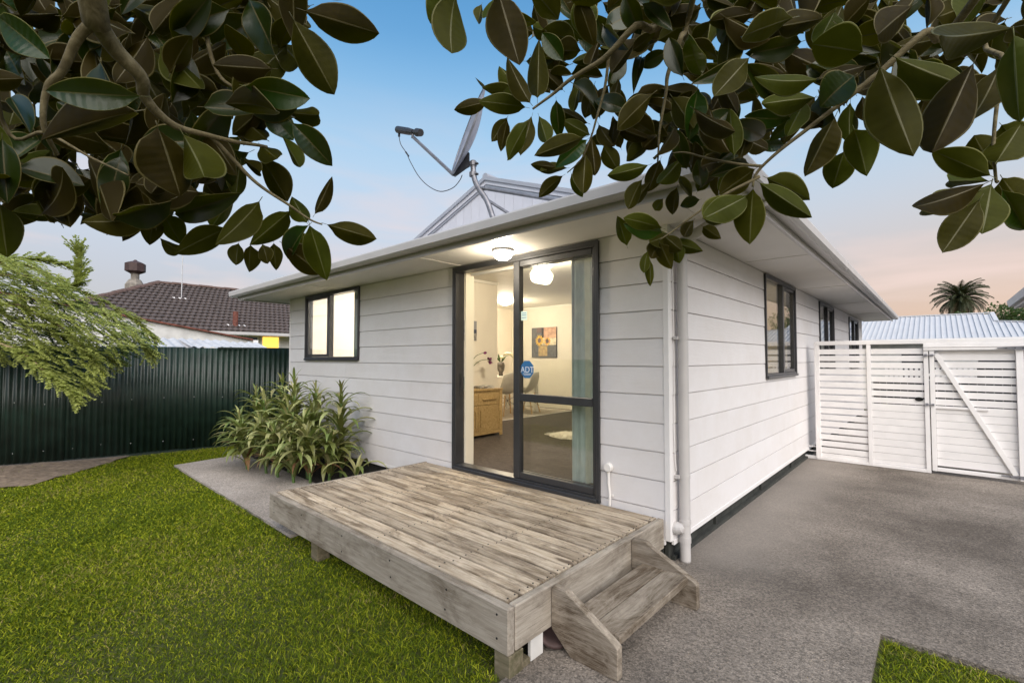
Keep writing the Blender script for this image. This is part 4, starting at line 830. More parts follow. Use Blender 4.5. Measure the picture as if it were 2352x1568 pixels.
# metal roofed building behind
MRY0, MRY1 = 14.5, 17.6
mrb = thing('metal_roof_building', 'low building with ribbed pale blue-grey metal roof behind the gate', 'building', (0, MRY0, 0))
plain('blue_roof', (.50, .505, .52), .6, .0, var=.05, vscale=2)
def rz_(y): return 1.93+(y-MRY0)*(2.80-1.93)/(MRY1-MRY0)
sl_ = math.atan2(2.80-1.93, MRY1-MRY0); ll_ = math.hypot(2.80-1.93, MRY1-MRY0)
x_ = -2.4; k = 0
while x_ < 6.4:
    ytop = MRY1-MRY0 if x_ < 2.62 else max(.5, (MRY1-MRY0)-1.15-(x_-2.62)*.40)
    if x_ < 2.62 and x_ > 2.45: ytop = MRY1-MRY0-.15
    L_ = ytop/math.cos(sl_)
    MB().box(0, .096, 0, L_, -.002, .002).prism([(.096, -.002), (.102, .026), (.116, .026), (.122, -.002)], 0, L_, axis=1).build('roof_sheet', 'blue_roof', mrb, loc=(x_, 0, 1.93), rot=(sl_, 0, 0)); x_ += .122
box('ridge_flashing', -2.4, 2.66, MRY1-MRY0-.08, MRY1-MRY0+.12, .865+1.93, .90+1.93, 'blue_roof', mrb)
def bar3(nm, a, b_, w_, t_, m_, par):
    a, b_ = Vector(a), Vector(b_); dv = b_-a; q = dv.to_track_quat('X', 'Z'); return MB().box(0, dv.length, -w_/2, w_/2, -t_/2, t_/2).build(nm, m_, par, loc=a, rot=q.to_euler())
bar3('verge_flashing', (2.66, MRY1-MRY0, 2.82), (2.68, MRY1-MRY0-1.15, 2.49), .10, .03, 'blue_roof', mrb); bar3('hip_flashing', (2.68, MRY1-MRY0-1.17, 2.49), (6.3, .6, 2.12), .11, .03, 'blue_roof', mrb)
box('eave_gutter', -2.4, 6.4, -.10, .0, 1.86, 1.95, 'gate_paint', mrb); box('front_wall', -2.3, 6.3, .3, .4, 0, 1.92, 'plaster', mrb)
for x in (.6, 2.2, 4.2): 
    w_ = box('window', x, x+.9, .28, .3, .8, 1.6, 'window_dark', mrb)
# eave corner of a garage on the right
gr = thing('garage', 'garage whose white eave corner shows above the gate', 'garage', (0, 0, 0))
gx, ga, gb = 2.42, 4.95, 9.15
box('soffit', gx+.03, 6, ga, gb, 2.30, 2.308, 'soffit_paint', gr); box('fascia', gx, gx+.028, ga, gb, 2.285, 2.43, 'gutter_paint', gr)
MB().prism([(gx-.001, 2.33), (gx-.06, 2.325), (gx-.085, 2.43), (gx-.001, 2.425)], ga, gb+.05, axis=1).build('gutter', 'gutter_paint', gr)
MB().add([(gx-.06, ga, 2.44), (gx-.06, gb+.04, 2.44), (5, gb+.04, 3.45), (5, ga, 3.45)], [(0, 1, 2, 3)]).build('roof_plane', 'roof_metal', gr)
box('side_wall', gx+.5, gx+.6, ga+.1, gb-.4, 0, 2.299, 'plaster', gr); box('back_wall', gx+.601, 6, gb-.5, gb-.4, 0, 2.299, 'plaster', gr)

# ================================================================== CORRUGATED FENCE on the left boundary
cf = thing('corrugated_fence', 'dark green corrugated iron boundary fence beside the lawn', 'fence')
def sheet_mesh(L_, H, ph):
    nC = max(4, int(L_/.076*8)); vs_ = []
    for i in range(nC+1):
        s_ = L_*i/nC; o = .0095*math.sin(2*PI*(s_/.076)); vs_ += [(s_, o, 0), (s_, o, H)]
    return MB().add(vs_, [(2*i, 2*i+2, 2*i+3, 2*i+1) for i in range(nC)])
for a, b_ in zip(fence_pts, fence_pts[1:]):
    a, b_ = Vector((*a, 0)), Vector((*b_, 0)); dv = b_-a; Lt = dv.length; nS = max(1, round(Lt/.76)); ls = Lt/nS; rz = math.atan2(dv.y, dv.x)
    for k in range(nS):
        p = a+dv*(k/nS); o_ = sheet_mesh(ls+.03, 1.555+random.uniform(-.006, .006), 0).build('iron_sheet', 'green_iron', cf, smooth=True, loc=(p.x+random.uniform(-.004, .004), p.y, .004+random.uniform(-.012, .012)), rot=(0, 0, rz+R(random.uniform(-.25, .25)))); o_.modifiers.new('s', 'SOLIDIFY').thickness = .002
        nrm = Vector((math.sin(rz), -math.cos(rz), 0))
        for zz in (.16, .80):
            for q in (.2, .7): 
                w_ = p+dv.normalized()*(ls*q)+nrm*.012; MB().lathe([(.006, 0), (.004, .004)], 6).build('screw', 'zinc', cf, loc=(w_.x, w_.y, zz+random.uniform(-.03, .03)), rot=(PI/2, 0, rz))
    for zz in (.2, .8, 1.4):
        c = (a+b_)/2-Vector((math.sin(rz), -math.cos(rz), 0))*.05; MB().box(-Lt/2, Lt/2, -.025, .025, -.04, .04).build('fence_rail', 'post_wood', cf, loc=(c.x, c.y, zz), rot=(0, 0, rz))
a, b_ = Vector((-7.15, -.75, 1.565)), Vector((-6.75, 1.6, 1.565)); dv = b_-a; MB().box(0, dv.length, -.03, .03, -.012, .012).build('cap_strip', 'green_iron', cf, loc=a, rot=(0, 0, math.atan2(dv.y, dv.x)))

# ================================================================== NEIGHBOUR ON THE LEFT
nh = thing('tiled_roof_house', 'neighbouring house with dark tiled hip roof and chimney beyond the fence', 'house')
EX, RX_, EZN, RZN, RYN = -16.0, -20.0, 2.29, 4.175, .845
sN = math.atan2(RZN-EZN, EX-RX_); LS = math.hypot(RZN-EZN, EX-RX_); rows = 15; ex_ = LS/rows; tw = .34
def tile_mb(dz=0):
    vs_ = []; prof_ = [(i/8*tw, .034*abs(math.sin(PI*i/4))) for i in range(9)]
    for y_, o in ((0, .050), (ex_*1.08, .0)): vs_ += [(x, y_, z+o) for x, z in prof_]
    vs_ += [(x, 0, z) for x, z in prof_]
    return MB().add(vs_, [(i, i+1, 9+i+1, 9+i) for i in range(8)]+[(18+i, 18+i+1, i+1, i) for i in range(8)])
tile_me = tile_mb().mesh('roof_tile', 'roof_tile')
# slope frame: local x runs along +Y, local y up the slope (towards -X)
MT = Matrix(((0, -math.cos(sN), math.sin(sN), EX), (1, 0, 0, 0), (0, math.sin(sN), math.cos(sN), EZN), (0, 0, 0, 1)))
cand = []
for r_ in range(rows):
    yl = RYN-4*(1-(r_)/rows)*1.0
    y_ = yl+.1
    while y_ < 9.5: cand.append((r_, y_)); y_ += tw
def seen(c): return (c[1] > -2.6 and c[1] < 5.2)
vis = [c for c in cand if seen(c)]; vis.sort(key=lambda c: abs(c[1]-1.6)); near = set(vis[:296]); rest = MB()
for c in cand:
    M_ = MT @ Matrix.Translation((c[1], c[0]*ex_, .0))
    if c in near: o_ = link('roof_tile', tile_me, nh); o_.matrix_local = M_
    else:
        tm = tile_mb(); rest.add([M_ @ Vector(v) for v in tm.v], tm.f)
stuff(rest.build('far_roof_tiles', 'roof_tile', nh))
MB().add([(EX, RYN-4, EZN), (EX, 9.7, EZN), (RX_, 9.7, RZN), (RX_, RYN, RZN), (-24, RYN-4, EZN), (-24, 9.7, EZN)], [(0, 1, 2, 3), (0, 3, 4), (4, 3, 2, 5)]).build('roof_underlay', 'roof_tile', nh).location.z = -.01
def caps(a, b_, n_):
    a, b_ = Vector(a), Vector(b_); dv = (b_-a)/n_; q = dv.to_track_quat('Y', 'Z').to_euler()
    for k in range(n_):
        MB().prism([(.13*math.cos(t), .09*math.sin(t)+.01) for t in [PI*i/6 for i in range(7)]], 0, dv.length*1.05, axis=1).build('ridge_tile', 'ridge_tile', nh, loc=a+dv*k+Vector((0, 0, .012*(k % 2))), rot=q)
caps((EX, RYN-4, EZN), (RX_, RYN, RZN), 14); caps((RX_, RYN, RZN), (RX_, 9.5, RZN), 20)
box('eave_gutter', EX-.02, EX+.09, RYN-4, 9.7, EZN-.10, EZN+.0, 'gutter_paint', nh); box('house_wall', EX-.7, EX-.6, RYN-3, 9.5, 0, EZN-.02, 'plaster', nh); box('soffit', EX-.6, EX-.03, RYN-3.6, 9.6, EZN-.11, EZN-.09, 'soffit_paint', nh)
for (x0_, y0_, x1_, y1_, m_) in ((603, 774, 639, 812, 'lit_amber'), (560, 774, 590, 812, 'window_dark')):
    a = onp(x0_, y0_, 0, EX-.598); b_ = onp(x1_, y1_, 0, EX-.598); w_ = box('window', EX-.599, EX-.57, a.y-.05, b_.y+.05, b_.z-.05, a.z+.05, 'gate_paint', nh); MB().box(.0, .008, -(b_.y-a.y)/2, (b_.y-a.y)/2, -(a.z-b_.z)/2, (a.z-b_.z)/2).build('window_pane', m_, w_, loc=(.0155, 0, 0))
cb = Vector((-20.9, .30, 4.0)); ch = MB().lathe([(.30, -.9), (.30, .15), (.18, .35)], 8).build('chimney', 'chimney_render', nh, loc=cb); 
MB().lathe([(.13, .32), (.13, .55), (.16, .58)], 10).build('chimney_pot', 'chimney_render', ch); MB().lathe([(.17, .58), (.32, .66), (.32, .95), (.22, 1.0), (.08, 1.05), (.03, 1.1)], 8).build('chimney_cowl', 'terracotta', ch)
def on_roof(x, y):
    d_ = ray(x, y); n_ = Vector((math.sin(sN), 0, math.cos(sN))); p_ = Vector((EX, 0, EZN+.02)); return CAM+d_*((p_-CAM).dot(n_)/d_.dot(n_))
ab = on_roof(417, 686); MB().tube([ab, ab+Vector((.05, 0, 1.55))], .016, 6).build('antenna_mast', 'zinc', nh); MB().box(-.12, .12, -.26, .26, -.01, .01).build('lead_flashing', 'gate_paint', nh, loc=ab, rot=(0, sN, 0))
vb_ = on_roof(541, 749); MB().lathe([(.085, -.1), (.085, .50)], 12, vb_).build('vent_pipe', 'rust', nh); MB().box(-.13, .13, -.33, .33, -.01, .012).build('lead_flashing', 'gate_paint', nh, loc=vb_, rot=(0, sN, 0))
# rendered shed wall with rusty capping
sh = thing('rendered_shed', 'white rendered shed wall with sloping rusty metal capping beyond the fence', 'shed')
SX = -11.5
A_, B_ = onp(235, 716, 0, SX), onp(575, 780, 0, SX)
MB().add([(SX, A_.y-1.5, 0), (SX, B_.y+.05, 0), (SX, B_.y+.05, B_.z-.02), (SX, A_.y, A_.z), (SX, A_.y-1.5, A_.z+.25), (SX-.12, A_.y-1.5, 0), (SX-.12, B_.y+.05, 0), (SX-.12, B_.y+.05, B_.z-.02), (SX-.12, A_.y, A_.z), (SX-.12, A_.y-1.5, A_.z+.25)],
         [(0, 1, 2, 3, 4), (5, 9, 8, 7, 6), (0, 5, 6, 1), (1, 6, 7, 2), (2, 7, 8, 3), (3, 8, 9, 4), (4, 9, 5, 0)]).build('rendered_wall', 'plaster', sh)
bar3('metal_capping', (SX-.02, A_.y-1.5, A_.z+.265), (SX-.02, B_.y+.04, B_.z+.0), .20, .035, 'rust', sh); MB().box(-.08, .06, .0, .12, -.10, -.01).build('eave_bracket', 'gate_paint', sh, loc=(SX, B_.y+.05, B_.z))
ms = thing('loose_roof_sheets', 'bent corrugated zinc sheets lying just above the fence top', 'metal sheets', (-9.0, 0, 1.55))
for (ya_, yb_, za_, zb_, tilt) in ((-1.5, -.55, .05, .20, R(14)), (-.78, .05, .10, .19, R(11)), (-.30, .62, .04, .16, R(9))):
    nC = 48; vs_ = []
    for i in range(nC+1):
        s_ = (yb_-ya_)*i/nC; o = .016*math.sin(2*PI*s_/.15); vs_ += [(-.5, ya_+s_, o+zb_+.03), (.45, ya_+s_, o+za_-.05)]
    MB().add(vs_, [(2*i, 2*i+1, 2*i+3, 2*i+2) for i in range(nC)]).build('roof_sheet', 'zinc', ms, smooth=True)
for y_ in (-1.2, .3): box('support_post', -.05, .05, y_, y_+.1, -1.6, .03, 'post_wood', ms)

# ================================================================== STRAP-LEAVED PLANTS by the house wall
def strap_mesh(bend, fold, seed):
    rn = random.Random(seed); nS = 9; vs_ = []; p = Vector((0, 0, 0)); ang = R(rn.uniform(62, 74))
    for i in range(nS+1):
        t = i/nS; w_ = .041*(.35+1.15*math.sin(PI*min(1, t*.82+.10))**.8)*(1 if t < .75 else max(.03, (1-t)/.25)**.75)
        dr = Vector((math.cos(ang), 0, math.sin(ang))); up = Vector((-math.sin(ang), 0, math.cos(ang)))
        vs_ += [p+Vector((0, -w_, 0))+up*fold*w_, p, p+Vector((0, w_, 0))+up*fold*w_]
        p = p+dr*(1/nS); ang -= bend/nS*(.5+1.0*t)
    fs_ = []
    for i in range(nS): fs_ += [(3*i, 3*i+1, 3*i+4, 3*i+3), (3*i+1, 3*i+2, 3*i+5, 3*i+4)]
    return MB().add(vs_, fs_)
STR = {m_: [strap_mesh(R(b_), .35, i).mesh('leaf', m_, smooth=True) for i, b_ in enumerate((62, 98, 128, 148, 168, 112))] for m_ in ('strap_leaf', 'strap_leaf_pale', 'strap_leaf_dry')}
def strap_plant(name, label, loc, stems, n_per):
    t = thing(name, label, 'plant', loc, 'strap-leaved plants along the house wall')
    for (sx_, sy_, hh, lx, ly) in stems:
        MB().tube(smooth_path([(sx_, sy_, -.03), (sx_+lx*.4, sy_+ly*.4, hh*.5), (sx_+lx, sy_+ly, hh)], 5), [.016]*5+[.013]*5+[.010], 7).build('stem', 'stem_green', t)
        for k in range(n_per):
            q = (k+.5)/n_per; z = hh*(.04+.96*q**.95); a = k*2.399+random.uniform(-.3, .3); young = q > .90
            ti = 0 if young else min(5, 1+int(random.random()*4.2)); L_ = random.uniform(.36, .54)*(.62 if young else 1)*(.8+.3*math.sin(PI*min(1, q+.15)))
            r0 = random.random(); m_ = 'strap_leaf_dry' if (q < .18 and r0 < .16) else ('strap_leaf_pale' if r0 < .45 else 'strap_leaf')
            u_ = z/hh; px_, py_ = sx_+lx*u_, sy_+ly*u_
            o_ = link('leaf', STR[m_][ti], t, (px_, py_, z), (random.uniform(-.12, .12), (-R(14) if young else R(random.uniform(-12, 16))), a), (L_, L_*random.uniform(.8, 1.1), L_))
    return t
strap_plant('strap_leaf_plant', 'large many-stemmed clump of arching strap leaves beside the house corner', (-5.22, -.58, 0),
            [(-.28, -.10, .88, -.06, -.05), (-.10, .12, 1.03, -.02, 0), (.12, -.16, .86, 0, -.05), (.16, .14, 1.08, .02, .02), (-.18, -.30, .58, -.05, -.08), (.10, -.38, .50, 0, -.08)], 48)
strap_plant('strap_leaf_plant', 'dense clump of strap leaves between the tall stem and the corner clump', (-4.62, -.62, 0),
            [(-.14, .08, .92, .0, .0), (.06, -.06, .80, .03, -.04), (.20, .12, .72, .04, .02), (-.10, -.26, .56, -.02, -.07), (.20, -.24, .52, .03, -.07), (.02, .26, .95, 0, .03)], 48)
strap_plant('strap_leaf_plant', 'short bushy strap-leaf clump at the deck edge with reddish lower leaves', (-3.98, -.62, 0), [(-.15, -.02, .64, -.05, -.03), (.10, -.10, .54, .02, -.05), (-.30, -.12, .50, -.04, -.05), (.22, .06, .44, .05, .0), (-.05, -.22, .36, 0, -.05)], 44)
strap_plant('strap_leaf_plant', 'tall single strap-leaf stem standing against the white wall', (-3.93, -.33, 0), [(0, 0, .98, .01, -.01)], 56)
strap_plant('strap_leaf_plant', 'small seedling with few strap leaves in the dark soil', (-3.42, -.42, 0), [(0, 0, .13, .01, .0)], 7)

# ================================================================== FEATHERY SHRUB over the fence
shrub = thing('feathery_shrub', 'feathery yellow-green shrub drooping over the dark fence', 'shrub', (-6.9, -4.0, 0))
base_s = Vector((-6.9, -4.0, 0))
def sl2(x, y, d_): return at(x, y, d_)-base_s
limbs = []
def limb(pts, r0, r1):
    w3 = smooth_path([p if isinstance(p, Vector) else sl2(*p) for p in pts], 5); k = len(w3)
    MB().tube(w3, [r0+(r1-r0)*i/(k-1) for i in range(k)], 7).build('branch', 'dry_bark', shrub, smooth=True); limbs.append(w3); return w3
crown0 = Vector((.02, .1, 1.5))
MB().tube([(0, 0, -.05), (.02, .03, .8), crown0], [.07, .055, .05], 10).build('trunk', 'dry_bark', shrub, smooth=True)
limb([crown0, (-120, 720, 5.4), (40, 700, 5.4), (150, 760, 5.3), (230, 850, 5.2)], .028, .005)
limb([crown0, (-100, 640, 5.8), (60, 640, 5.8), (200, 700, 5.9), (300, 760, 5.9), (345, 810, 5.9)], .026, .004)
limb([crown0, (-140, 760, 5.0), (30, 800, 5.0), (110, 860, 4.9), (170, 905, 4.9)], .022, .004)
limb([crown0, (-80, 600, 6.0), (60, 610, 6.0), (170, 660, 6.1), (290, 720, 6.1), (350, 770, 6.1)], .022, .003)
limb([crown0, (-60, 600, 5.6), (70, 640, 5.6), (150, 660, 5.5), (180, 640, 5.5), (178, 575, 5.5)], .018, .003)
limb([crown0, (-60, 590, 6.2), (40, 595, 6.2), (110, 600, 6.2), (160, 612, 6.2)], .014, .003)
limb([crown0, (-90, 700, 6.0), (60, 740, 6.0), (180, 790, 6.0), (270, 830, 6.0)], .02, .003)
rs = random.Random(3); fo = MB(); fo_d = MB()
poly = [(-60, 600), (20, 590), (80, 600), (150, 640), (200, 690), (270, 720), (330, 760), (355, 790), (300, 815), (250, 820), (215, 850), (255, 885), (200, 895), (180, 912), (150, 885), (110, 850), (60, 830), (-60, 830)]
pxs = np.array([p[0] for p in poly]); 
def leaflet(mb, p, d_, n_, L_, wd):
    s_ = d_.cross(n_).normalized()*wd; mb.add([p, p+d_*L_*.5+s_, p+d_*L_, p+d_*L_*.5-s_], [(0, 1, 2, 3)])
def spray(p0, d_, L_, dens, dark=False):
    k = int(L_*dens); side = d_.cross(Vector((0, 0, 1))).normalized()
    for i in range(k):
        t = i/k; p = p0+d_*L_*t+Vector((0, 0, -.10*t*t*L_))
        for s_ in (-1, 1):
            a = R(rs.uniform(30, 70)); dv = (d_*math.cos(a)+side*s_*math.sin(a)+Vector((0, 0, rs.uniform(-.35, .25)))).normalized(); nn_ = Vector((rs.uniform(-.5, .5), rs.uniform(-.5, .5), 1)).normalized()
            leaflet(fo_d if dark else fo, p, dv, nn_, rs.uniform(.028, .046)*(1-.3*t), rs.uniform(.009, .015))
for w3 in limbs:
    for i in range(6, len(w3)-1):
        for k in range(9):
            p = w3[i].lerp(w3[i+1], rs.random()); fwd = (w3[i+1]-w3[i]).normalized(); a = rs.uniform(-1.2, 1.2)
            d_ = (fwd+Vector((rs.uniform(-.6, .6), rs.uniform(-.6, .6), rs.uniform(-.35, .45)))).normalized(); spray(p, d_, rs.uniform(.10, .24), 75)
    spray(w3[-2], (w3[-1]-w3[-2]).normalized(), .2, 90)
cnt = 0
rightdn = (_r*.86-_z*.38).normalized()
while cnt < 1150:
    x, y = rs.uniform(-60, 350), rs.uniform(590, 912)
    if not in_poly(np.array([x]), np.array([y]), poly)[0]: continue
    dp_ = rs.uniform(5.0, 6.3); d_ = (rightdn+Vector((rs.uniform(-.45, .45), rs.uniform(-.45, .45), rs.uniform(-.3, .45)))).normalized(); cnt += 1
    dark = dp_ > 5.55 and y > 660  # deeper, lower sprays take a darker leaf colour, painting in the inner shade
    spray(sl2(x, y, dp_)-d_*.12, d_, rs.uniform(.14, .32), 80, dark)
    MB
stuff(fo.build('foliage', 'shrub_leaf', shrub)); stuff(fo_d.build('inner_foliage', 'shrub_leaf_shaded', shrub))

# ================================================================== PALM and TREE in the distance
pc = at(2206, 690, 34); palm = thing('palm_tree', 'shaggy palm tree rising behind the metal roof', 'palm tree', (pc.x, pc.y, 0))
MB().tube([(0, 0, -.05), (0, 0, pc.z*.5), (0, 0, pc.z+.1)], [.42, .36, .40], 12).build('trunk', 'dry_bark', palm)
rp_ = random.Random(11)
for k in range(150):
    q = k/150; el = R(84-150*q+rp_.uniform(-6, 6)); a = k*2.4+rp_.uniform(-.2, .2); L_ = rp_.uniform(1.6, 1.95)*(1 if q < .75 else .85); mb = MB(); p = Vector((0, 0, 0)); nS = 9; e_ = el
    for i in range(nS):
        d_ = Vector((math.cos(e_), 0, math.sin(e_))); p2 = p+d_*L_/nS; t = i/nS; w_ = .30*math.sin(PI*min(.97, t*.85+.12)); s_ = Vector((0, 1, 0)); up = Vector((-math.sin(e_), 0, math.cos(e_)))
        mb.add([p-s_*.015, p+s_*.015, p2+s_*.012, p2-s_*.012], [(0, 1, 2, 3)])
        for sg in (-1, 1):
            for j in range(4):
                b_ = p.lerp(p2, j/4); tip = b_+d_*w_*.75+s_*sg*w_*.8-up*.06+Vector((0, 0, -.05)); mb.add([b_-d_*.02, b_+d_*.025, tip], [(0, 1, 2)])
        p = p2; e_ -= R(7+4*t)
    mb.build('frond', 'palm_dry' if q > .72 else 'palm_leaf', palm, loc=(0, 0, pc.z+.15), rot=(0, 0, a))
def leafy_tree(name, label, c, rad, hgt_, nleaf, mat='tree_leaf', seed=1, ls=.12):
    rt = random.Random(seed); t = thing(name, label, 'tree', (c.x, c.y, 0)); top = c.z
    MB().tube([(0, 0, -.05), (.05, 0, top*.5), (0, .05, top)], [rad*.10, rad*.08, rad*.05], 9).build('trunk', 'bark', t)
    cl = [Vector((rt.gauss(0, .5)*rad, rt.gauss(0, .5)*rad, top+rt.gauss(.0, .45)*hgt_)) for _ in range(34)]; mb = MB()
    for p in cl[:10]: MB().tube([(0, 0, top*.7), p*.6+Vector((0, 0, top*.3)), p], [rad*.04, rad*.025, .01], 6).build('limb', 'bark', t)
    for i in range(nleaf):
        p = cl[i % len(cl)]; d_ = Vector((rt.gauss(0, 1), rt.gauss(0, 1), rt.gauss(0, 1))).normalized(); q = p+d_*rad*.30*rt.random()**.4
        dv = (d_+Vector((rt.uniform(-.7, .7), rt.uniform(-.7, .7), rt.uniform(-.7, .5)))).normalized(); nn_ = Vector((rt.uniform(-1, 1), rt.uniform(-1, 1), 1)).normalized(); s_ = dv.cross(nn_).normalized()*ls*.4
        mb.add([q, q+dv*ls*.5+s_, q+dv*ls, q+dv*ls*.5-s_], [(0, 1, 2, 3)])
    stuff(mb.build('crown', mat, t))
rtc = at(2385, 735, 24); leafy_tree('garden_tree', 'rounded dark green tree behind the metal roof, beside the palm', rtc, 2.0, 1.0, 9000, ls=.13)

# ================================================================== LARGE-LEAVED TREE over the photographer
root = Vector((2.35, -4.75, 0))
mt = thing('broad_leaf_tree', 'large glossy-leaved tree whose dark branches hang overhead', 'tree', root)
def tl(v): return Vector(v)-root
crotch = Vector((2.1, -4.5, 2.25))
MB().tube(smooth_path([tl(root-Vector((0, 0, .1))), tl(root+Vector((-.05, .05, 1.1))), tl(crotch)], 6), [.15]*4+[.13]*4+[.11]*5, 14).build('trunk', 'bark', mt, smooth=True)
Z1 = lambda x, y: (x*.42183, y*.42183)
Z2 = lambda x, y: (967.75+.35151*x, y*.35151)
Z3 = lambda x, y: (1617+.68372*x, y*.68372)
def bough(Z, pts, r0, r1, start=None):
    w3 = [tl(at(*Z(x, y), d_)) for x, y, d_ in pts]
    if start is not None: w3 = [tl(s_) for s_ in start]+w3
    w3 = smooth_path(w3, 6); k = len(w3)
    for i in range(k): w3[i] = w3[i]+Vector((noise.noise(w3[i]*9), noise.noise(w3[i]*9+Vector((5, 0, 0))), noise.noise(w3[i]*9+Vector((0, 7, 0)))))*.006
    MB().tube(w3, [r0+(r1-r0)*(i/(k-1))**.8 for i in range(k)], 9).build('branch', 'bark', mt, smooth=True); return w3
over = Vector((1.35, -3.9, 2.75))
bough(Z1, [(480, -90, .80), (512, 60, .84), (545, 140, .86), (640, 280, .9), (770, 420, .94), (790, 520, .97), (870, 620, 1.0), (990, 700, 1.04), (1190, 750, 1.1), (1450, 800, 1.2)], .030, .0035, [crotch, over, Vector((.75, -3.25, 2.55))])
bough(Z1, [(1150, 740, 1.09), (1280, 880, 1.15), (1400, 1000, 1.18), (1570, 1110, 1.2), (1690, 1190, 1.22), (1760, 1218, 1.22)], .006, .002)
bough(Z1, [(525, 130, .86), (420, 230, .86), (320, 390, .87), (250, 480, .88), (245, 690, .9), (310, 840, .95)], .010, .004)
bough(Z1, [(1060, -80, 1.15), (1110, 120, 1.15), (1180, 400, 1.18), (1320, 500, 1.2), (1440, 600, 1.22)], .010, .0025, [over, Vector((.75, -3.0, 2.75))])
bough(Z1, [(0, 640, 1.1), (240, 720, 1.1), (480, 850, 1.12), (700, 960, 1.14)], .007, .002, [over, Vector((.35, -3.25, 2.3))])
bough(Z2, [(1640, -40, 1.50), (1400, 170, 1.56), (1230, 350, 1.62), (1050, 470, 1.68), (870, 600, 1.74), (730, 710, 1.78)], .022, .004, [crotch, Vector((1.75, -3.6, 2.95)), Vector((1.45, -2.7, 2.85))])
bough(Z2, [(1790, -60, 1.5), (1700, 250, 1.55), (1610, 480, 1.6), (1595, 600, 1.62), (1560, 850, 1.66), (1545, 1060, 1.7)], .014, .003, [Vector((1.75, -3.6, 2.95)), Vector((1.5, -2.65, 2.9))])
bough(Z2, [(1220, 360, 1.63), (1190, 600, 1.68), (1140, 780, 1.72), (1110, 900, 1.75), (1050, 1040, 1.78), (950, 1125, 1.8)], .006, .002)
bough(Z3, [(930, -30, 1.22), (740, 110, 1.28), (600, 230, 1.33), (480, 330, 1.38), (330, 450, 1.45), (190, 565, 1.52), (165, 625, 1.54)], .017, .0035, [crotch, Vector((2.15, -3.5, 2.85)), Vector((2.05, -2.75, 2.75))])
bough(Z3, [(1045, -40, 1.28), (1012, 200, 1.3), (985, 350, 1.32), (975, 590, 1.34), (985, 610, 1.34)], .010, .003, [Vector((2.15, -3.5, 2.85)), Vector((2.25, -2.65, 2.7))])
bough(Z2, [(2225, 1085, 1.52), (1900, 1040, 1.6), (1730, 1000, 1.64), (1640, 1000, 1.66)], .005, .002)
bough(Z2, [(2215, 1150, 1.53), (2000, 1260, 1.56), (1790, 1400, 1.6), (1650, 1510, 1.64), (1560, 1570, 1.66)], .006, .002)
# leaf shapes: two-sided, pale midrib; yellowish margin that also paints in a rim-light halo
def leaf_mesh(seed, slim=1.0):
    rl = random.Random(seed); nS = 12; T = .0035; cols = [-1, -.93, -.5, -.045, .045, .5, .93, 1]; m_ = len(cols); top = []; bot = []
    droop = rl.uniform(-.12, .26); twist = rl.uniform(-.55, .55); foldk = rl.uniform(.05, .5); wave = rl.uniform(.0, .03); ph = rl.uniform(0, 6); sk = rl.uniform(.82, 1.08)
    for i in range(nS+1):
        t = i/nS; hw = .5*slim*max(.0, math.sin(PI*min(1, t**sk)))**.78*(1 if t > .12 else t/.12)*.98 if 0 < t < 1 else 0
        if t >= .93: hw *= .86
        hw = max(hw, .006 if t < .5 else .0015); tw_ = twist*(t-.4)
        for c in cols:
            y_ = c*hw; z_ = -droop*t*t*1.2+foldk*abs(y_)+wave*math.sin(t*11+ph)*abs(c); y2, z2 = y_*math.cos(tw_)-0*z_, z_+y_*math.sin(tw_)
            top.append((t, y2, z2+T)); bot.append((t, y2, z2-T))
    vs_ = top+bot; o = len(top); mb = MB()
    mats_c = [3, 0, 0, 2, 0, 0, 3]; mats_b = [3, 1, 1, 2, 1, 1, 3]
    ft = []; 
    mb.v = list(vs_)
    for i in range(nS):
        for j in range(m_-1):
            a = i*m_+j; mb.f.append((a, a+1, a+m_+1, a+m_)); mb.m.append(mats_c[j]); mb.f.append((o+a, o+a+m_, o+a+m_+1, o+a+1)); mb.m.append(mats_b[j])
        for j in (0, m_-1):
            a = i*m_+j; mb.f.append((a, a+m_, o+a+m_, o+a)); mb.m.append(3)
    # stalk
    mb.tube([(-.10, 0, -.015), (-.04, 0, -.006), (.02, 0, 0)], [.010, .010, .009], 5, mi=2)
    return mb.mesh('leaf', ['leaf_top', 'leaf_under', 'leaf_vein', 'leaf_rim_halo'], smooth=True)
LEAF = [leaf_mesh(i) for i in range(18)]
rl = random.Random(21)
def place_leaf(bx, by, tx, ty, wpx, dep, Z=None, spin=None, topside=False, dt=None, parent=mt):
    if Z: 
        k = Z(1, 0)[0]-Z(0, 0)[0]; (bx, by), (tx, ty) = Z(bx, by), Z(tx, ty); wpx *= k
    b_ = at(bx, by, dep); t_ = at(tx, ty, dep+(dt if dt is not None else rl.uniform(-.05, .05))); d_ = t_-b_; L_ = d_.length; d_.normalize()
    mid = (b_+t_)/2; tocam = (CAM-mid).normalized(); nz_ = (tocam-d_*tocam.dot(d_)).normalized(); sp = rl.uniform(-.55, .55) if spin is None else spin
    nz_ = Matrix.Rotation(sp, 3, d_) @ nz_
    zl = nz_ if topside else -nz_; yl = zl.cross(d_); W_ = wpx*dep/_F/max(.8, math.cos(sp))/1.02
    M_ = Matrix((( d_.x*L_, yl.x*W_, zl.x*L_, b_.x-root.x), (d_.y*L_, yl.y*W_, zl.y*L_, b_.y-root.y), (d_.z*L_, yl.z*W_, zl.z*L_, b_.z-root.z), (0, 0, 0, 1)))
    return M_
leaf_list = []
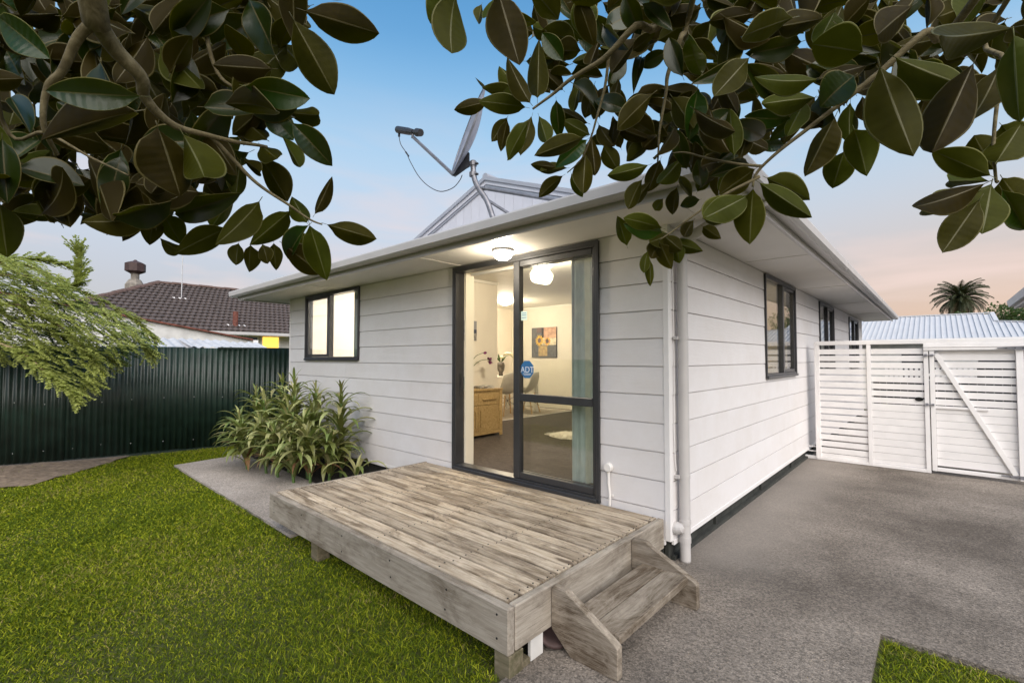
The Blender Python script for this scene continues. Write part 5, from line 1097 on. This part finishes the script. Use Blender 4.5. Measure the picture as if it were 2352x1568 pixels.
def leaves(Z, rows_, dmax, bias=0):
    k = Z(1, 0)[0]-Z(0, 0)[0]
    for r_ in rows_:
        bx, by, tx, ty, w_ = r_[:5]; ln = math.hypot(tx-bx, ty-by)*k; dep = min(max(.150*_F/max(ln, w_*k*1.5), .72), dmax)+rl.uniform(-.03, .03)+bias
        leaf_list.append(place_leaf(bx, by, tx, ty, w_, dep, Z, topside=rl.random() < .12))
leaves(Z1, [(1660, 60, 2095, 195, 190), (1600, 110, 1815, 505, 225), (1530, 230, 1690, 430, 180), (1690, -45, 1915, -6, 60), (1340, 470, 1690, 535, 165), (1560, 610, 1765, 640, 105), (1590, 670, 1810, 892, 150),
    (1540, 750, 1635, 912, 75), (1430, 590, 1640, 505, 135), (1450, 590, 1600, 760, 145), (1420, 860, 1580, 1095, 150), (1672, 1212, 1590, 1075, 105), (1715, 1165, 1812, 970, 68), (1780, 1222, 2050, 1300, 125), (1688, 1228, 1785, 1530, 150),
    (1680, 1228, 1522, 1402, 92), (1545, 1330, 1752, 1492, 150), (1580, 1150, 1368, 1332, 130), (1412, 1098, 1212, 1352, 150), (1272, 1058, 1160, 1242, 112), (1240, 1240, 1000, 1345, 140), (890, 1165, 990, 1335, 122),
    (835, 1175, 815, 1338, 112), (875, 1300, 992, 1385, 78), (800, 1195, 478, 1225, 150), (490, 925, 575, 1160, 145), (485, 920, 335, 1105, 100), (290, 845, 272, 1062, 160), (290, 1085, 335, 1218, 125), (310, 1185, 68, 1150, 95),
    (-40, 1050, 205, 1105, 140), (0, 1110, 42, 1402, 195), (860, 695, 1000, 1062, 262), (1000, 735, 1190, 1065, 225), (965, 1065, 655, 1135, 180), (745, 605, 255, 725, 195), (765, 525, 215, 500, 165), (885, 580, 760, 388, 180),
    (470, 215, 725, 300, 175), (395, -10, 520, 170, 150), (-10, 90, 285, 325, 165), (695, 20, 965, 165, 175), (725, 300, 955, 435, 175), (875, 250, 1095, 485, 165), (1105, 275, 1315, 475, 150), (1335, 455, 1562, 265, 175),
    (1000, 640, 1185, 485, 135), (1432, 592, 1268, 735, 132), (1462, 608, 1328, 785, 92), (1418, 788, 1510, 862, 115), (1185, 1088, 905, 1150, 115), (1265, 825, 1215, 1045, 135), (1310, 880, 1282, 1075, 105), (1325, 868, 1432, 945, 75),
    (1300, 1325, 1275, 1445, 85), (1365, 1335, 1350, 1482, 92), (1430, 1330, 1472, 1445, 85), (1492, 1325, 1502, 1472, 75), (1580, 1300, 1690, 1350, 120), (1350, 60, 1420, 195, 95), (1230, 40, 1262, 180, 110), (1100, 180, 1220, 320, 120),
    (20, 250, 150, 470, 120), (100, 500, 60, 700, 110), (150, 700, 20, 850, 120), (420, 330, 330, 560, 130), (560, 760, 720, 900, 110), (640, 870, 560, 1000, 110), (1150, 540, 1260, 640, 110), (1490, -20, 1640, 120, 130), (1380, 190, 1560, 200, 110), (160, 130, 300, 20, 120), (600, 80, 700, -40, 110), (930, 40, 1100, 200, 130)], 1.35)
leaves(Z2, [(225, -40, 125, 412, 245), (140, -30, 66, 155, 150), (500, -60, 645, 418, 285), (720, -70, 905, 118, 200), (490, -20, 448, 155, 150), (395, 30, 372, 152, 70), (1050, -30, 1082, 232, 190), (1065, 262, 905, 142, 115), (1015, 275, 798, 192, 145),
    (1042, 332, 868, 330, 145), (1172, 302, 1028, 258, 122), (1172, 272, 1150, 160, 72), (1162, 360, 992, 402, 75), (850, 205, 706, 195, 105), (930, 402, 790, 215, 125), (760, 642, 770, 285, 152), (712, 672, 560, 435, 125), (650, 605, 508, 415, 132),
    (682, 702, 413, 655, 135), (625, 622, 393, 582, 92), (432, 665, 213, 717, 102), (418, 575, 363, 518, 20), (560, 770, 465, 924, 102), (562, 785, 520, 992, 86), (722, 765, 650, 1012, 115), (700, 790, 545, 1053, 122), (770, 760, 832, 945, 110),
    (882, 655, 905, 905, 102), (1040, 530, 985, 745, 72), (1132, 555, 1068, 772, 132), (1222, 555, 1132, 772, 122), (1292, 515, 1248, 690, 72), (1102, 882, 928, 788, 112), (1062, 900, 742, 1012, 132), (1082, 915, 883, 1085, 122), (1112, 895, 1142, 1135, 125),
    (1160, 815, 1245, 985, 112), (1192, 955, 1288, 1114, 122), (882, 1092, 714, 1073, 72), (952, 1098, 768, 1112, 75), (925, 1150, 763, 1276, 92), (1072, 1005, 1058, 1265, 142), (982, 1135, 1056, 1290, 75), (1512, 615, 1258, 855, 155), (1640, 635, 1792, 845, 182),
    (1600, 645, 1650, 805, 110), (1462, 775, 1440, 915, 82), (1512, 915, 1343, 1056, 102), (1442, 825, 1358, 1015, 102), (1482, 1080, 1203, 1165, 115), (1562, 1045, 1480, 1255, 122), (1702, 1035, 1548, 1215, 125), (1442, 1175, 1328, 1378, 112), (1502, 1188, 1365, 1335, 92),
    (1572, 1490, 1306, 1402, 115), (1575, 1520, 1318, 1455, 125), (1345, 1605, 1278, 1412, 102), (1842, 1012, 1688, 868, 115), (2042, 1062, 1838, 938, 95), (2032, 962, 2008, 708, 115), (2062, 1002, 2085, 868, 75), (2095, 1085, 1955, 1275, 152), (2095, 1275, 1815, 1445, 192),
    (1672, 1225, 1638, 1405, 92), (1820, 1305, 1690, 1345, 80), (1582, 1298, 1528, 1375, 72), (1680, 1145, 1762, 1292, 65), (1805, 1252, 1882, 1098, 92), (1560, 1560, 1500, 1690, 110), (1590, 1540, 1700, 1640, 120), (1620, 1530, 1480, 1600, 130), (1660, 1560, 1690, 1720, 110), (1480, 1640, 1440, 1800, 70), (1495, 1700, 1500, 1870, 60), (1560, 1590, 1640, 1760, 120), (1640, 1580, 1830, 1640, 100), (1780, 1440, 1700, 1560, 90), (1840, 1480, 1960, 1560, 90)], 2.0)
leaves(Z3, [(172, 568, 52, 655, 88), (152, 655, -5, 742, 95), (165, 635, 150, 818, 105), (188, 615, 362, 732, 78), (212, 598, 357, 668, 82), (440, 395, 338, 592, 92), (470, 510, 432, 634, 98), (505, 435, 552, 574, 105), (592, 225, 702, 527, 150), (645, 195, 885, 305, 112),
    (1035, 95, 655, 170, 115), (905, 215, 778, 492, 152), (992, 225, 898, 462, 115), (745, 325, 698, 472, 65), (962, 590, 768, 508, 98), (952, 608, 798, 602, 65), (942, 618, 672, 732, 98), (932, 638, 733, 705, 78), (966, 618, 940, 783, 122), (925, 672, 797, 857, 108),
    (1002, 598, 1078, 705, 105), (1002, 638, 1085, 775, 92), (975, 570, 902, 455, 112), (985, 542, 1065, 415, 125), (1042, 120, 1045, 405, 135), (505, 255, 387, 345, 122), (535, 175, 362, 148, 142), (395, 228, 273, 178, 102), (382, 268, 138, 292, 72), (372, 328, 208, 342, 78),
    (292, 398, 158, 408, 62), (340, 340, 278, 452, 62), (102, 522, 85, 362, 68), (122, 532, 152, 428, 65), (492, 345, 480, 485, 62), (532, 325, 542, 408, 48), (152, 195, 36, 322, 98), (300, 60, 110, 120, 90), (700, 20, 560, 130, 110), (850, 60, 960, -40, 110), (620, 20, 590, 160, 100), (440, 40, 380, 150, 90), (250, 90, 420, 60, 90), (700, 210, 780, 330, 110), (880, 330, 820, 440, 90), (1000, 420, 1075, 500, 90), (780, 60, 900, 20, 100), (420, 120, 470, 10, 90)], 1.62)
# filler leaves deeper in the canopy
def fill(poly, n_, d0, d1, lpx):
    k = 0; x0, x1 = min(p[0] for p in poly), max(p[0] for p in poly); y0, y1 = min(p[1] for p in poly), max(p[1] for p in poly); out = []
    while k < n_:
        x, y = rl.uniform(x0, x1), rl.uniform(y0, y1)
        if not in_poly(np.array([x]), np.array([y]), poly)[0]: continue
        k += 1; dep = rl.uniform(d0, d1); L_ = rl.uniform(.11, .165)*_F/dep; a = rl.uniform(0, 2*PI); tx, ty = x+math.cos(a)*L_*.5, y+math.sin(a)*L_*.5+12; out.append(place_leaf(x-math.cos(a)*L_*.5, y-math.sin(a)*L_*.5, tx, ty, L_*rl.uniform(.4, .55), dep, None, spin=rl.uniform(-.9, .9), dt=rl.uniform(-.09, .09), topside=rl.random() < .3))
    return out
PL = [(-60, -60), (690, -60), (690, 40), (640, 120), (640, 260), (560, 330), (520, 430), (430, 440), (330, 450), (200, 440), (60, 440), (-60, 420)]
PR = [(1240, -60), (1330, 60), (1420, 130), (1500, 190), (1560, 250), (1640, 300), (1700, 330), (1800, 330), (1900, 290), (1990, 250), (2060, 200), (2352, 200), (2400, 150), (2400, -60)]
PM = [(1180, 40), (1330, 60), (1500, 240), (1480, 330), (1400, 350), (1330, 290), (1250, 240), (1230, 150)]
PL2 = [(-40, 380), (400, 380), (480, 470), (420, 490), (300, 500), (180, 480), (60, 470), (-40, 440)]
PR2 = [(1480, 200), (1560, 180), (1700, 300), (1720, 380), (1640, 420), (1560, 370), (1490, 300)]
f1 = fill(PL, 300, 1.12, 1.85, 150)+fill(PR, 300, 1.45, 2.35, 100)+fill(PR2, 50, 1.75, 2.2, 80)+fill(PM, 34, 1.85, 2.25, 80)+fill(PL2, 40, 1.1, 1.5, 80)
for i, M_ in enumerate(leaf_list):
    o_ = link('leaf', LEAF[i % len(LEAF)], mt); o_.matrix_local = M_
room = max(0, 299-len(leaf_list)); print('leaves', len(leaf_list), room)
rl.shuffle(f1)
for i, M_ in enumerate(f1[:room]):
    o_ = link('leaf', LEAF[(i*5+2) % len(LEAF)], mt); o_.matrix_local = M_
extra = MB()
def add_leaf(M_, me_):
    o = len(extra.v); extra.v += [tuple(M_ @ v.co) for v in me_.vertices]; extra.f += [tuple(i+o for i in p.vertices) for p in me_.polygons]; extra.m += [p.material_index for p in me_.polygons]
for i, M_ in enumerate(f1[room:]): add_leaf(M_, LEAF[i % len(LEAF)])
# the crown goes on above and behind the photographer
for i in range(420):
    c = Vector((rl.gauss(1.75, .75), rl.gauss(-4.0, .55), rl.uniform(2.75, 4.3))); d_ = Vector((rl.gauss(0, 1), rl.gauss(0, 1), rl.gauss(-.3, .6))).normalized(); zl = Vector((rl.gauss(0, .5), rl.gauss(0, .5), 1)); zl = (zl-d_*zl.dot(d_)).normalized(); yl = zl.cross(d_); L_ = rl.uniform(.12, .17); W_ = L_*.46
    q = c-root; add_leaf(Matrix(((d_.x*L_, yl.x*W_, zl.x*L_, q.x), (d_.y*L_, yl.y*W_, zl.y*L_, q.y), (d_.z*L_, yl.z*W_, zl.z*L_, q.z), (0, 0, 0, 1))), LEAF[i % len(LEAF)])
stuff(extra.build('inner_foliage', ['leaf_top', 'leaf_under', 'leaf_vein', 'leaf_rim_halo'], mt, smooth=True))
for k in range(7):
    a = k*.9; p = crotch+Vector((math.cos(a)*.6, math.sin(a)*.5, 1.0)); MB().tube(smooth_path([tl(crotch), tl(crotch.lerp(p, .5)+Vector((0, 0, .15))), tl(p)], 5), [.05]*4+[.03]*4+[.012]*3, 8).build('branch', 'bark', mt, smooth=True)
